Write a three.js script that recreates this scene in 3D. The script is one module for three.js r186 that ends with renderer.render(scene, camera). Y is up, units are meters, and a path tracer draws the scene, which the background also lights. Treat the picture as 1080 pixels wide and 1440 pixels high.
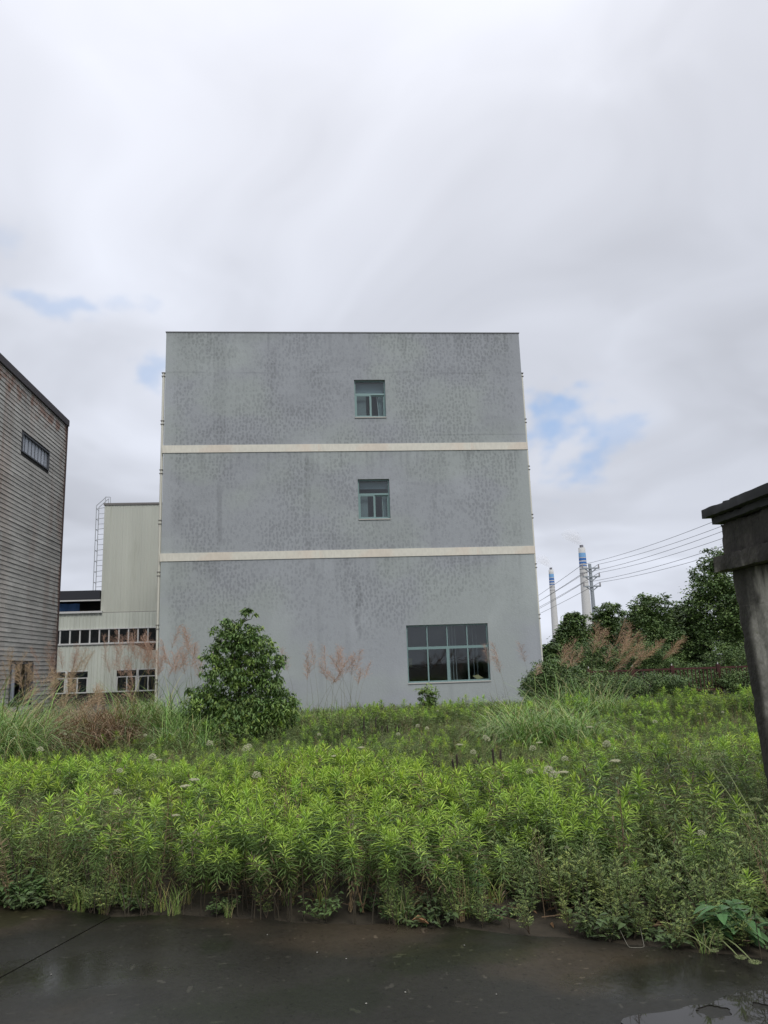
import * as THREE from 'three';
import { mergeGeometries } from 'three/addons/utils/BufferGeometryUtils.js';

// ---------------------------------------------------------------- camera, sky, sun, exposure
const scene = new THREE.Scene();
const RAD = Math.PI / 180;
const camera = new THREE.PerspectiveCamera(67, 3 / 4, 0.1, 9000);
camera.rotation.order = 'YXZ';
camera.position.set(0, 1.6, 0);
camera.rotation.set(11.2 * RAD, -4.9 * RAD, -1.9 * RAD);
camera.updateMatrixWorld();
const renderer = new THREE.WebGLRenderer({ antialias: true });
renderer.toneMapping = THREE.LinearToneMapping;
renderer.toneMappingExposure = 1.0;
renderer.shadowMap.enabled = true;

const sun = new THREE.DirectionalLight(new THREE.Color(1, 0.97, 0.92), 1.5);
sun.position.set(14, 46, 26); sun.target.position.set(0, 0, -16);
sun.castShadow = true; sun.shadow.radius = 34; sun.shadow.mapSize.set(2048, 2048);
Object.assign(sun.shadow.camera, { left: -45, right: 45, top: 45, bottom: -45, near: 1, far: 160 });
scene.add(sun, sun.target);

// pixel of the 1080 x 1440 photograph -> direction -> point on a depth plane, on the ground or at a height
const FOC = 720 / Math.tan(33.5 * RAD);
const ray = (px, py) => new THREE.Vector3((px - 540) / FOC, -(py - 720) / FOC, -1).applyEuler(camera.rotation);
const atZ = (px, py, z) => { const d = ray(px, py); return d.multiplyScalar(z / d.z).add(camera.position); };
const atY = (px, py, y = 0) => { const d = ray(px, py); return d.multiplyScalar((y - 1.6) / d.y).add(camera.position); };

// ---------------------------------------------------------------- random numbers and noise
function rng(seed) { let a = seed >>> 0; return () => { a = (a + 0x6D2B79F5) | 0; let t = Math.imul(a ^ (a >>> 15), 1 | a); t = (t + Math.imul(t ^ (t >>> 7), 61 | t)) ^ t; return ((t ^ (t >>> 14)) >>> 0) / 4294967296; }; }
const hash = (x, y, z) => { let h = Math.imul(x, 374761393) + Math.imul(y, 668265263) + Math.imul(z, 2147483647 ^ 0x5bd1e995); h = Math.imul(h ^ (h >>> 13), 1274126177); return ((h ^ (h >>> 16)) >>> 0) / 4294967296; };
const sm = (t) => t * t * (3 - 2 * t);
const lerp = (a, b, t) => a + (b - a) * t;
const clamp = (v, a = 0, b = 1) => Math.min(b, Math.max(a, v));
const sstep = (a, b, v) => sm(clamp((v - a) / (b - a)));
function noise(x, y, z = 0) {
  const i = Math.floor(x), j = Math.floor(y), k = Math.floor(z), u = sm(x - i), v = sm(y - j), w = sm(z - k);
  const L = (kk) => lerp(lerp(hash(i, j, kk), hash(i + 1, j, kk), u), lerp(hash(i, j + 1, kk), hash(i + 1, j + 1, kk), u), v);
  return lerp(L(k), L(k + 1), w);
}
function fbm(x, y, z = 0, o = 4) { let s = 0, a = 0.5, n = 0; for (let i = 0; i < o; i++) { s += a * noise(x, y, z); n += a; a *= 0.5; x = x * 2.03 + 17.1; y = y * 2.03 + 3.7; z = z * 2.03 + 9.2; } return s / n; }

// ---------------------------------------------------------------- the sky: bright broken overcast with a few blue gaps
const lin = (r, g, b) => new THREE.Color().setRGB(r / 255, g / 255, b / 255, THREE.SRGBColorSpace).toArray();
{
  const W = 2048, H = 1024, data = new Float32Array(W * H * 4);
  const gaps = [[785, 605, 0.055, 0.045, 1], [850, 610, 0.05, 0.022, 0.55], [800, 570, 0.045, 0.02, 0.5], [78, 432, 0.05, 0.012, 0.55], [172, 424, 0.03, 0.012, 0.3], [220, 524, 0.02, 0.018, 0.6], [10, 336, 0.03, 0.012, 0.2]]
    .map(([x, y, rx, ry, s]) => { const d = ray(x, y).normalize(); return { az: Math.atan2(d.x, -d.z), el: Math.asin(d.y), rx, ry, s }; });
  const low = lin(216, 221, 233), mid = lin(219, 223, 234), high = lin(231, 233, 242), blue = lin(150, 186, 232);
  for (let j = 0; j < H; j++) for (let i = 0; i < W; i++) {
    const el = ((j + 0.5) / H - 0.5) * Math.PI, ph = ((i + 0.5) / W - 0.5) * 2 * Math.PI;
    const dx = Math.cos(ph) * Math.cos(el), dz = Math.sin(ph) * Math.cos(el), dy = Math.sin(el);
    const up = Math.max(dy, 0), q = 1 / (up + 0.22), x = dx * q, z = dz * q;
    const wx = fbm(x * 1.3 + 5, z * 1.3, 1, 3) - 0.5, wz = fbm(x * 1.3, z * 1.3 + 8, 2, 3) - 0.5;
    const big = fbm(x * 0.9 + wx * 1.2, z * 0.9 + wz * 1.2, 4, 5), fine = fbm(x * 3.2 + wx * 3, z * 3.2 + wz * 3, 7, 5);
    const t = sstep(0.05, 0.85, up);
    let c = t < 0.5 ? low.map((v, n) => lerp(v, mid[n], t * 2)) : mid.map((v, n) => lerp(v, high[n], t * 2 - 1));
    const bil = 1 - Math.abs(2 * fbm(x * 2.1 + wx * 2, z * 2.1 + wz * 2, 13, 5) - 1);
    let k = 1 + (sstep(0.32, 0.68, big) - 0.5) * 0.24 + (fine - 0.5) * 0.36 + (bil - 0.78) * 0.26; k *= lerp(1, 1.35, sstep(0.6, 1, up));
    c = c.map((v) => v * k);
    const az = Math.atan2(dx, -dz); let g = 0;
    const gn = fbm(az * 30 + wx * 6, el * 60 + wz * 6, 3, 5) - 0.5;
    for (const h of gaps) { const a = (az - h.az) / h.rx, b = (el - h.el) / h.ry, r = Math.sqrt(a * a + b * b); g = Math.max(g, h.s * sstep(1.35, 0.0, r + gn * 3.2)); }
    g = Math.max(g, 0.75 * sstep(0.70, 0.80, fbm(x * 1.1 + 31, z * 1.1 + 12, 9, 4)) * sstep(0.1, 0.3, up));
    c = c.map((v, n) => lerp(v, blue[n], g * 0.72));
    if (dy < 0) c = low.map((v) => v * 0.9);
    const o = (j * W + i) * 4; data[o] = c[0]; data[o + 1] = c[1]; data[o + 2] = c[2]; data[o + 3] = 1;
  }
  const tex = new THREE.DataTexture(data, W, H, THREE.RGBAFormat, THREE.FloatType);
  tex.mapping = THREE.EquirectangularReflectionMapping; tex.magFilter = tex.minFilter = THREE.LinearFilter; tex.needsUpdate = true;
  scene.background = tex; scene.environment = tex;
}

// ---------------------------------------------------------------- helpers
const V = (x, y, z) => new THREE.Vector3(x, y, z);
const names = {};
const numbered = (n) => { const k = names[n] = (names[n] ?? -1) + 1; return k ? `${n}_${String(k).padStart(3, '0')}` : n; };
function finish(m) { m.castShadow = m.receiveShadow = true; return m; }
function thing(name, label, category, pos = [0, 0, 0], group) {
  const o = new THREE.Group(); o.name = numbered(name); o.position.set(...pos); o.userData = { label, category };
  if (group) o.userData.group = group; scene.add(o); return o;
}
function part(parent, name, geo, mat, label) {
  const m = finish(new THREE.Mesh(Array.isArray(geo) ? mergeGeometries(geo.map(plain)) : geo, mat)); m.name = name;
  if (label) m.userData.label = label; parent.add(m); return m;
}
function piece(parent, name) { const g = new THREE.Group(); g.name = name; parent.add(g); return g; } // a part made of sub-parts
function struct(name, geo, mat) { const m = finish(new THREE.Mesh(geo, mat)); m.name = numbered(name); m.userData = { kind: 'structure' }; scene.add(m); return m; }
const plain = (g) => { const n = g.index ? g.toNonIndexed() : g; for (const k of Object.keys(n.attributes)) if (!['position', 'normal', 'uv'].includes(k)) n.deleteAttribute(k); return n; };
// a box by its two corners with uv in metres (u along the longer horizontal side), chamfered along nothing: used for flat members
function box(x0, x1, y0, y1, z0, z1) {
  const g = new THREE.BoxGeometry(x1 - x0, y1 - y0, z1 - z0); g.translate((x0 + x1) / 2, (y0 + y1) / 2, (z0 + z1) / 2);
  return metres(g);
}
function metres(g) {
  const p = g.attributes.position, n = g.attributes.normal, uv = new Float32Array(p.count * 2);
  for (let i = 0; i < p.count; i++) {
    const ax = Math.abs(n.getX(i)), ay = Math.abs(n.getY(i)), az = Math.abs(n.getZ(i));
    if (ay > ax && ay > az) { uv[2 * i] = p.getX(i); uv[2 * i + 1] = p.getZ(i); }
    else if (ax > az) { uv[2 * i] = p.getZ(i); uv[2 * i + 1] = p.getY(i); }
    else { uv[2 * i] = p.getX(i); uv[2 * i + 1] = p.getY(i); }
  }
  g.setAttribute('uv', new THREE.BufferAttribute(uv, 2)); return g;
}
function tube(a, b, r0, r1 = r0, n = 8) {
  const A = new THREE.Vector3(...a), B = new THREE.Vector3(...b), d = B.clone().sub(A), g = new THREE.CylinderGeometry(r1, r0, d.length(), n);
  g.applyQuaternion(new THREE.Quaternion().setFromUnitVectors(new THREE.Vector3(0, 1, 0), d.normalize())); g.translate(...A.add(B).multiplyScalar(0.5).toArray()); return g;
}
// a wall slab in the x-y plane with rectangular openings, front face at z = 0, thickness t going to -z
function slab(x0, x1, y0, y1, holes, t) {
  const s = new THREE.Shape(); s.moveTo(x0, y0); s.lineTo(x1, y0); s.lineTo(x1, y1); s.lineTo(x0, y1); s.closePath();
  for (const [a, b, c, d] of holes) { const h = new THREE.Path(); h.moveTo(a, c); h.lineTo(a, d); h.lineTo(b, d); h.lineTo(b, c); h.closePath(); s.holes.push(h); }
  const g = new THREE.ExtrudeGeometry(s, { depth: t, bevelEnabled: false }); g.translate(0, 0, -t); return g;
}
const std = (r, g, b, rough = 0.85, extra = {}) => new THREE.MeshStandardMaterial({ color: new THREE.Color().setRGB(r, g, b), roughness: rough, ...extra });
// a colour texture from f(u metres, v metres) -> linear rgb, tiled every w x h metres
function paint(W, H, w, h, f, opt = {}) {
  const d = new Uint8Array(W * H * 4), enc = (v) => { v = clamp(v); return Math.round(255 * (opt.data ? v : v <= 0.0031308 ? 12.92 * v : 1.055 * v ** (1 / 2.4) - 0.055)); };
  for (let j = 0; j < H; j++) for (let i = 0; i < W; i++) { const c = f((i + 0.5) / W * w + (opt.u0 ?? 0), (j + 0.5) / H * h + (opt.v0 ?? 0)), o = (j * W + i) * 4; d[o] = enc(c[0]); d[o + 1] = enc(c[1]); d[o + 2] = enc(c[2]); d[o + 3] = 255; }
  const t = new THREE.DataTexture(d, W, H); t.magFilter = THREE.LinearFilter; t.minFilter = THREE.LinearMipmapLinearFilter; t.generateMipmaps = true;
  if (!opt.data) t.colorSpace = THREE.SRGBColorSpace; t.wrapS = t.wrapT = THREE.RepeatWrapping; t.repeat.set(1 / w, 1 / h); t.offset.set(-(opt.u0 ?? 0) / w, -(opt.v0 ?? 0) / h); t.needsUpdate = true; return t;
}
const grey = (f) => (u, v) => { const k = f(u, v); return [k, k, k]; };

// ---------------------------------------------------------------- ground, yard and wet slab
const edgePts = [[-40, -15.5], [-9, -8.6], [-4.6, -6.95], [-3.2, -6.45], [-2.3, -6.16], [-1.85, -6.0], [-1.42, -5.77], [-1.0, -5.71], [-0.74, -5.62], [-0.2, -5.43], [0.37, -5.27], [0.7, -5.16], [1.03, -5.01], [1.4, -4.84], [1.77, -4.64], [2.1, -4.46], [2.4, -4.3], [3.4, -3.85], [5, -3.1], [9, -1.3], [40, 12]];
function edgeZ(x) { for (let i = 1; i < edgePts.length; i++) if (x <= edgePts[i][0]) { const [a, b] = edgePts[i - 1], [c, d] = edgePts[i]; return lerp(b, d, (x - a) / (c - a)); } return 12; }
{
  const soil = paint(512, 512, 6, 6, (u, v) => { const k = fbm(u * 3, v * 3, 1, 5), f = noise(u * 42, v * 42, 3); const s = 0.55 + 0.7 * k + 0.3 * (f - 0.5); return [0.05 * s, 0.04 * s, 0.026 * s]; });
  const g = new THREE.PlaneGeometry(9000, 9000, 1, 1); g.rotateX(-Math.PI / 2); g.translate(0, -0.08, 0);
  struct('ground', metres(g), std(1, 1, 1, 0.95, { map: soil }));
  // low bank of soil under the weeds
  const nx = 90, nz = 70, pos = [], idx = [];
  for (let j = 0; j <= nz; j++) for (let i = 0; i <= nx; i++) {
    const x = -22 + 44 * i / nx, z0 = Math.min(edgeZ(x), 0) - 0.005, z = lerp(z0, -22.5, j / nz);
    const y = -0.025 + 0.05 * sstep(0, 0.03, j / nz) * (1 - sstep(0.97, 1, j / nz)) * (0.2 + fbm(x * 0.8, z * 0.8, 2, 3)) ;
    pos.push(x, y, z);
  }
  for (let j = 0; j < nz; j++) for (let i = 0; i < nx; i++) { const a = j * (nx + 1) + i, b = a + 1, c = a + nx + 1, d = c + 1; idx.push(a, b, c, b, d, c); }
  const sg = new THREE.BufferGeometry(); sg.setAttribute('position', new THREE.Float32BufferAttribute(pos, 3)); sg.setIndex(idx); sg.computeVertexNormals();
  struct('soil_bank', metres(sg), std(1, 1, 1, 0.95, { map: soil }));
  // paved yard round the buildings
  const yard = paint(512, 512, 9, 9, (u, v) => { const k = fbm(u * 1.1, v * 1.1, 4, 5), f = fbm(u * 11, v * 11, 6, 3), s = 0.5 + 0.7 * k + 0.4 * (f - 0.5); return [0.058 * s, 0.064 * s, 0.070 * s]; });
  struct('paved_yard', box(-60, 60, -0.07, -0.012, -110, -22.4), std(1, 1, 1, 0.6, { map: yard }));
}
const concreteCol = paint(2048, 1024, 12, 6, (u, v) => {
  const a = fbm(u * 0.55 + 2, v * 0.8, 1, 5), b = fbm(u * 2.2, v * 3.2, 5, 5), f = noise(u * 60, v * 60, 2), h = noise(u * 27, v * 27, 9);
  const s = 0.42 + 0.6 * a + 0.5 * (b - 0.5) + 0.18 * (f - 0.5), br = sstep(0.5, 0.72, fbm(u * 0.8 + 9, v * 1.4 + 3, 8, 4));
  let c = [lerp(0.030, 0.066, br) * s, lerp(0.028, 0.052, br) * s, lerp(0.022, 0.036, br) * s];
  if (h > 0.93) c = c.map((x) => x * 2.2); if (noise(u * 90, v * 90, 12) > 0.9) c = c.map((x) => x * 0.45);
  const m = sstep(0.6, 0.75, fbm(u * 1.7 + 40, v * 1.7, 3, 5)); return [c[0] * (1 - 0.3 * m), c[1] * (1 - 0.18 * m), c[2] * (1 - 0.4 * m)];
}, { u0: -6, v0: -7 });
const concreteRough = paint(1024, 512, 12, 6, grey((u, v) => { const a = fbm(u * 0.6 + 7, v * 0.9 + 1, 2, 5), f = noise(u * 55, v * 55, 4), w = sstep(0.46, 0.66, a); return lerp(0.38, 0.13, w) + 0.08 * (f - 0.5); }), { data: true, u0: -6, v0: -7 });
const concreteBump = paint(512, 512, 1.6, 1.6, grey((u, v) => 0.5 + 0.7 * (fbm(u * 30, v * 30, 2, 4) - 0.5)), { data: true });
const wet = new THREE.MeshPhysicalMaterial({ color: 0xffffff, map: concreteCol, roughness: 1, roughnessMap: concreteRough, bumpMap: concreteBump, bumpScale: 0.0008, ior: 1.33, specularIntensity: 0.95 });
function sheet(pts, y0, y1, mat, name, holes = []) {
  const s = new THREE.Shape(pts.map(([x, z]) => new THREE.Vector2(x, -z))); s.holes = holes.map((h) => new THREE.Path(h.map(([x, z]) => new THREE.Vector2(x, -z))));
  const g = new THREE.ExtrudeGeometry(s, { depth: y1 - y0, bevelEnabled: false }); g.rotateX(-Math.PI / 2); g.translate(0, y0, 0); return struct(name, metres(g), mat);
}
{
  const rr = rng(5), fine = []; // the slab's ragged edge against the weeds
  for (let x = -40; x <= 40; x += (x > -4 && x < 4) ? 0.05 : 0.8) fine.push([x, edgeZ(x) + (Math.abs(x) < 5 ? (fbm(x * 5, 1, 3, 4) - 0.5) * 0.11 : 0)]);
  const jx = (z) => -1.435 - (z + 5.77) * 0.337; // expansion joint, runs towards the left of the camera
  const left = fine.filter(([x]) => x < -1.45), right = fine.filter(([x]) => x > -1.425);
  sheet([...left, [-1.441, -5.775], [jx(20) - 0.006, 20], [-40, 20]], -0.09, 0, wet, 'concrete_slab');
  sheet([[-1.429, -5.77], ...right, [40, 20], [jx(20) + 0.006, 20]], -0.09, 0, wet, 'concrete_slab');
  // shallow puddle with mossy islands
  const blob = (cx, cz, r, sq, seed, n = 46, rough = 0.5) => Array.from({ length: n }, (_, i) => { const a = i / n * Math.PI * 2, k = r * (1 - rough / 2 + rough * fbm(Math.cos(a) * 2.2 + seed, Math.sin(a) * 2.2, seed, 4)); return [cx + Math.cos(a) * k, cz + Math.sin(a) * k * sq]; });
  const c = atY(1120, 1455), isl = atY(1003, 1424);
  const water = new THREE.MeshPhysicalMaterial({ color: new THREE.Color().setRGB(0.03, 0.028, 0.025), roughness: 0.03, ior: 1.33 });
  sheet(blob(c.x, c.z, 0.62, 0.72, 3, 90, 0.9), 0.0015, 0.004, water, 'puddle', [blob(isl.x + 0.01, isl.z, 0.085, 0.7, 8, 40, 1.1), blob(isl.x + 0.24, isl.z - 0.02, 0.035, 1.2, 12, 24, 1), blob(isl.x + 0.33, isl.z + 0.03, 0.03, 0.8, 16, 24, 1)]);
}

// ---------------------------------------------------------------- the grey three-storey building
const FZ = -29;
function smooth01(a, b, v) { return sstep(a, b, v); }
const wallTex = paint(1536, 1536, 14.2, 14.8, (x, y) => {
  // damp-mottled grey paint: dark dabs between paler roller marks, smoother patches, drips under the bands and the roof edge
  const storey = y > 10.09 ? 2 : y > 5.93 ? 1 : 0, top = [5.65, 9.79, 14.71][storey], bot = [0, 5.93, 10.09][storey];
  const big = fbm(x * 0.28 + storey * 9, y * 0.42, 2, 4), med = fbm(x * 1.1, y * 0.9 + storey * 5, 6, 4);
  const wob = (fbm(x * 2, y * 2, 11, 2) - 0.5) * 0.6;
  const dab = noise(x * 7.6 + wob, y * 6.3, 3) * 0.62 + noise(x * 14.5, y * 11, 8) * 0.38;
  let dens = lerp(0.35, 1, sstep(0.36, 0.60, big * 0.5 + med * 0.5 + [-0.05, 0.02, 0.05][storey]));
  dens *= sstep(0.05, 0.5, x + 5.86) * sstep(0.05, 0.6, 8.24 - x);
  if (storey === 0) dens *= lerp(0.15, 1, sstep(2.1, 4.4, y + (fbm(x * 0.5, 3, 1, 3) - 0.5) * 3));
  let spot = 0; const C = 0.14, ci = Math.floor(x / C), cj = Math.floor(y / C); // separate dabs, one to a cell
  for (let a = -1; a <= 1; a++) for (let b = -1; b <= 1; b++) { const i = ci + a, j = cj + b, h = hash(i, j, 5); if (h > 0.25 + dens * 0.75) continue; const ex = (x - (i + 0.15 + 0.7 * hash(i, j, 1)) * C) / (0.03 + 0.03 * hash(i, j, 3)), ey = (y - (j + 0.15 + 0.7 * hash(i, j, 2)) * C) / (0.045 + 0.05 * hash(i, j, 4)); spot = Math.max(spot, sstep(1.25, 0.55, Math.sqrt(ex * ex + ey * ey) + (dab - 0.5) * 1.1)); }
  let dark = dens * (spot * 0.20 + sstep(0.50, 0.68, dab) * 0.06);
  const drip = sstep(0.5, 0.75, noise(x * 9, y * 0.55 + storey, 5)) * sstep(0.9, 0.1, (top - y) + (noise(x * 3, 1, 2) - 0.5) * 0.9); dark += 0.11 * drip;
  const run = sstep(0.66, 0.85, fbm(x * 2.3, y * 0.12 + storey * 3, 7, 3)); dark += 0.09 * run * sstep(0.2, 0.5, med);
  dark += 0.16 * sstep(0.13, 0.05, Math.abs(x + 3.72 + (noise(1, y * 1.5, 3) - 0.5) * 0.06)) * sstep(6.1, 6.4, y) * sstep(8.7, 8.1, y);          // long drip stain
  dark += 0.22 * sstep(0.16, 0.04, Math.abs(x - 1.38 + (noise(4, y * 2.2, 3) - 0.5) * 0.22)) * sstep(2.3, 3.0, y) * sstep(5.3, 4.8, y) * sstep(0.35, 0.6, dab + 0.1);
  dark += 0.10 * sstep(0.05, 0.015, Math.abs(y - 13.02 - (noise(x * 0.8, 0, 1) - 0.5) * 0.08)) * sstep(0.3, 0.6, noise(x * 1.7, 3, 3));
  dark += 0.12 * sstep(0.04, 0.01, Math.abs(y - 10.42)) * sstep(4.2, 5.2, x);
  dark += 0.055 * smooth01(0.48, 0.62, fbm(x * 0.7 + 4, y * 1.3, 14, 5)) * (storey === 0 ? 0.4 : 1) + [0, 0.02, 0.045][storey];
  let light = 0.10 * sstep(0.58, 0.74, fbm(x * 0.7 + 21, y * 0.5, 13, 4)) * (1 - dens * 0.6);
  const tint = fbm(x * 0.35 + 3, y * 0.5 + 8, 15, 4), cool = sstep(0.40, 0.62, tint + (storey === 2 ? 0.07 : -0.02));
  const edge = 0.05 * sstep(0.5, 0.2, x + 5.86) + 0.04 * sstep(0.6, 0.3, 8.24 - x);
  const g = 1 - dark + light + edge + (noise(x * 40, y * 40, 4) - 0.5) * 0.07;
  const base = [lerp(0.352, 0.338, cool), lerp(0.382, 0.358, cool), lerp(0.378, 0.38, cool)];
  return base.map((v) => v * g);
}, { u0: -5.86, v0: 0 });
const wallBump = paint(512, 512, 2, 2, grey((u, v) => fbm(u * 24, v * 24, 3, 4)), { data: true });
const greyPaint = std(1, 1, 1, 0.85, { map: wallTex, bumpMap: wallBump, bumpScale: 0.004 });
const cream = std(1, 1, 1, 0.8, { map: paint(512, 64, 6, 0.7, (u, v) => { const s = 0.9 + 0.2 * (fbm(u * 1.4, v * 2, 2, 5) - 0.5) + 0.1 * (noise(u * 20, v * 9, 3) - 0.5), b = sstep(0.56, 0.7, fbm(u * 0.9 + 4, v, 5, 4)); return [0.76 * s, lerp(0.735, 0.69, b) * s, lerp(0.64, 0.585, b) * s]; }) });
const pipeWhite = std(0.66, 0.65, 0.57, 0.55), bracket = std(0.2, 0.19, 0.17, 0.6);
const frameGreen = std(0.20, 0.30, 0.29, 0.45, { metalness: 0.2 }), gasket = std(0.03, 0.03, 0.03, 0.7);
const glass = new THREE.MeshPhysicalMaterial({ color: new THREE.Color().setRGB(0.80, 0.87, 0.88), roughness: 0.02, transmission: 1, thickness: 0, ior: 1.52 });
const darkPlaster = std(0.16, 0.16, 0.155, 0.9), sillStone = std(0.45, 0.44, 0.41, 0.8);
const main = thing('grey_factory_building', 'grey three-storey building with two cream bands and mottled painted wall', 'building', [0, 0, FZ]);
const wins = [[1.47, 2.70, 11.18, 12.72], [1.51, 2.73, 7.11, 8.67], [3.17, 6.26, 0.93, 3.03]];
{
  const rearHole = [[1.0, 2.6, 1.3, 2.2]];
  part(main, 'front_wall', slab(-5.86, 8.24, -0.1, 14.7, wins, 0.26), greyPaint);
  const rear = slab(-5.86, 8.24, -0.1, 14.7, rearHole, 0.26); rear.translate(0, 0, -13.74);
  part(main, 'rear_wall', rear, greyPaint);
  part(main, 'side_wall', box(-5.86, -5.6, -0.1, 14.7, -13.74, -0.26), greyPaint);
  part(main, 'side_wall', box(7.98, 8.24, -0.1, 14.7, -13.74, -0.26), greyPaint);
  part(main, 'roof', box(-5.6, 7.98, 13.8, 14.0, -13.74, -0.26), darkPlaster);
  part(main, 'coping', [box(-5.885, 8.265, 14.7, 14.735, -0.29, 0.025), box(-5.885, -5.57, 14.7, 14.735, -13.74, -0.29), box(7.95, 8.265, 14.7, 14.735, -13.74, -0.29)], std(0.22, 0.225, 0.23, 0.85));
  for (const y of [9.85, 5.7, -0.02]) part(main, 'floor_slab', box(-5.6, 7.98, y - 0.15, y, -13.74, -0.26), darkPlaster);
  for (const [a, b, c, d] of rearHole) part(main, 'rear_pane', box(a, b, c, d, -13.9, -13.892), glass);
  part(main, 'partition', box(3.7, 3.82, 0, 5.55, -13.7, -6), darkPlaster);
  for (const [y0, y1] of [[9.79, 10.085], [5.63, 5.93]]) part(main, 'cream_band', box(-5.9, 8.28, y0, y1, -0.12, 0.028), cream);
  const frame = (w, list, d = 0.05, z = -0.14) => part(w, 'frame', list.map(([a, b, c, e], i) => box(a, b, c, e, z - d / 2, z + d / 2)), frameGreen);
  wins.forEach(([a, b, c, d], n) => {
    const w = piece(main, 'window'); part(w, 'sill', box(a, b, c - 0.045, c - 0.004, -0.24, 0.035), sillStone);
    const t = 0.05, bars = [[a, a + t, c, d], [b - t, b, c, d], [a + t, b - t, c, c + t], [a + t, b - t, d - t, d]];
    if (n < 2) {
      const tr = lerp(c, d, 0.63), mx = (a + b) / 2; bars.push([a + t, b - t, tr - 0.035, tr + 0.035]);
      frame(w, bars);
      part(w, 'sash', [box(a + t, a + t + 0.04, c + t, tr - 0.035, -0.15, -0.12), box(mx - 0.02, mx + 0.03, c + t, tr - 0.035, -0.15, -0.12), box(a + t + 0.04, mx - 0.02, c + t, c + t + 0.04, -0.15, -0.12), box(a + t + 0.04, mx - 0.02, tr - 0.075, tr - 0.035, -0.15, -0.12)], frameGreen);
      part(w, 'sash', [box(mx + 0.03, mx + 0.06, c + t, tr - 0.035, -0.19, -0.16), box(b - t - 0.04, b - t, c + t, tr - 0.035, -0.19, -0.16), box(mx + 0.06, b - t - 0.04, c + t, c + t + 0.04, -0.19, -0.16), box(mx + 0.06, b - t - 0.04, tr - 0.075, tr - 0.035, -0.19, -0.16)], frameGreen);
      part(w, 'pane', box(a + t + 0.04, mx - 0.02, c + t + 0.04, tr - 0.075, -0.137, -0.132), glass);
      part(w, 'pane', box(mx + 0.06, b - t - 0.04, c + t + 0.04, tr - 0.075, -0.177, -0.172), glass);
      part(w, 'pane', box(a + t, b - t, tr + 0.035, d - t, -0.142, -0.137), glass);
      // a pale blind hung behind, and a loose pole leaning in the room
      part(w, 'blind', box(a + t + 0.02, b - t, n ? tr + 0.25 : tr + 0.05, d - t, -0.34, -0.33), std(0.30, 0.32, 0.34, 0.9));
      part(w, 'curtain', box(a + t, a + t + (n ? 0.34 : 0.42), c + t, tr, -0.36, -0.34), std(0.24, 0.25, 0.25, 0.9));
      part(w, 'curtain', box(b - t - 0.24, b - t, c + t, tr, -0.36, -0.34), std(0.2, 0.23, 0.23, 0.9));
      part(w, 'pole', tube([mx + 0.36, c + 0.02, -0.3], [mx + 0.28 + n * 0.06, tr, -0.3], 0.012), std(0.6, 0.6, 0.58, 0.5));
    } else {
      const tr = 2.18, xs = [a, lerp(a, b, 0.255), lerp(a, b, 0.5), lerp(a, b, 0.745), b];
      bars.push([a + t, b - t, tr - 0.05, tr + 0.05], [xs[2] - 0.055, xs[2] + 0.055, c + t, tr - 0.05]);
      for (const x of [xs[1], xs[3]]) bars.push([x - 0.025, x + 0.025, c + t, tr - 0.05]);
      for (const x of xs.slice(1, 4)) bars.push([x - 0.022, x + 0.022, tr + 0.05, d - t]);
      frame(w, bars, 0.07);
      for (let i = 0; i < 4; i++) {
        const l = i ? 0.03 : t, r = i < 3 ? 0.03 : t;
        part(w, 'pane', box(xs[i] + l, xs[i + 1] - r, tr + 0.05, d - t, -0.143, -0.138), glass);
        part(w, 'pane', box(xs[i] + (i === 2 ? 0.055 : l), xs[i + 1] - (i === 1 ? 0.055 : r), c + t, tr - 0.05, -0.143, -0.138), glass);
      }
    }
  });
  const pipe = (x, z, top) => {
    const p = part(main, 'downpipe', tube([x, -0.05, z], [x, top, z], 0.052, 0.052, 12), pipeWhite);
    for (let y = 1.2; y < top; y += 1.95) for (const dy of [0, 0.14]) part(p, 'bracket', box(x - 0.068, x + 0.068, y + dy, y + dy + 0.03, z - 0.07, z + 0.066), bracket);
  };
  pipe(-5.945, -0.12, 13.05); pipe(8.295, -0.2, 13.0);
}
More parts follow.
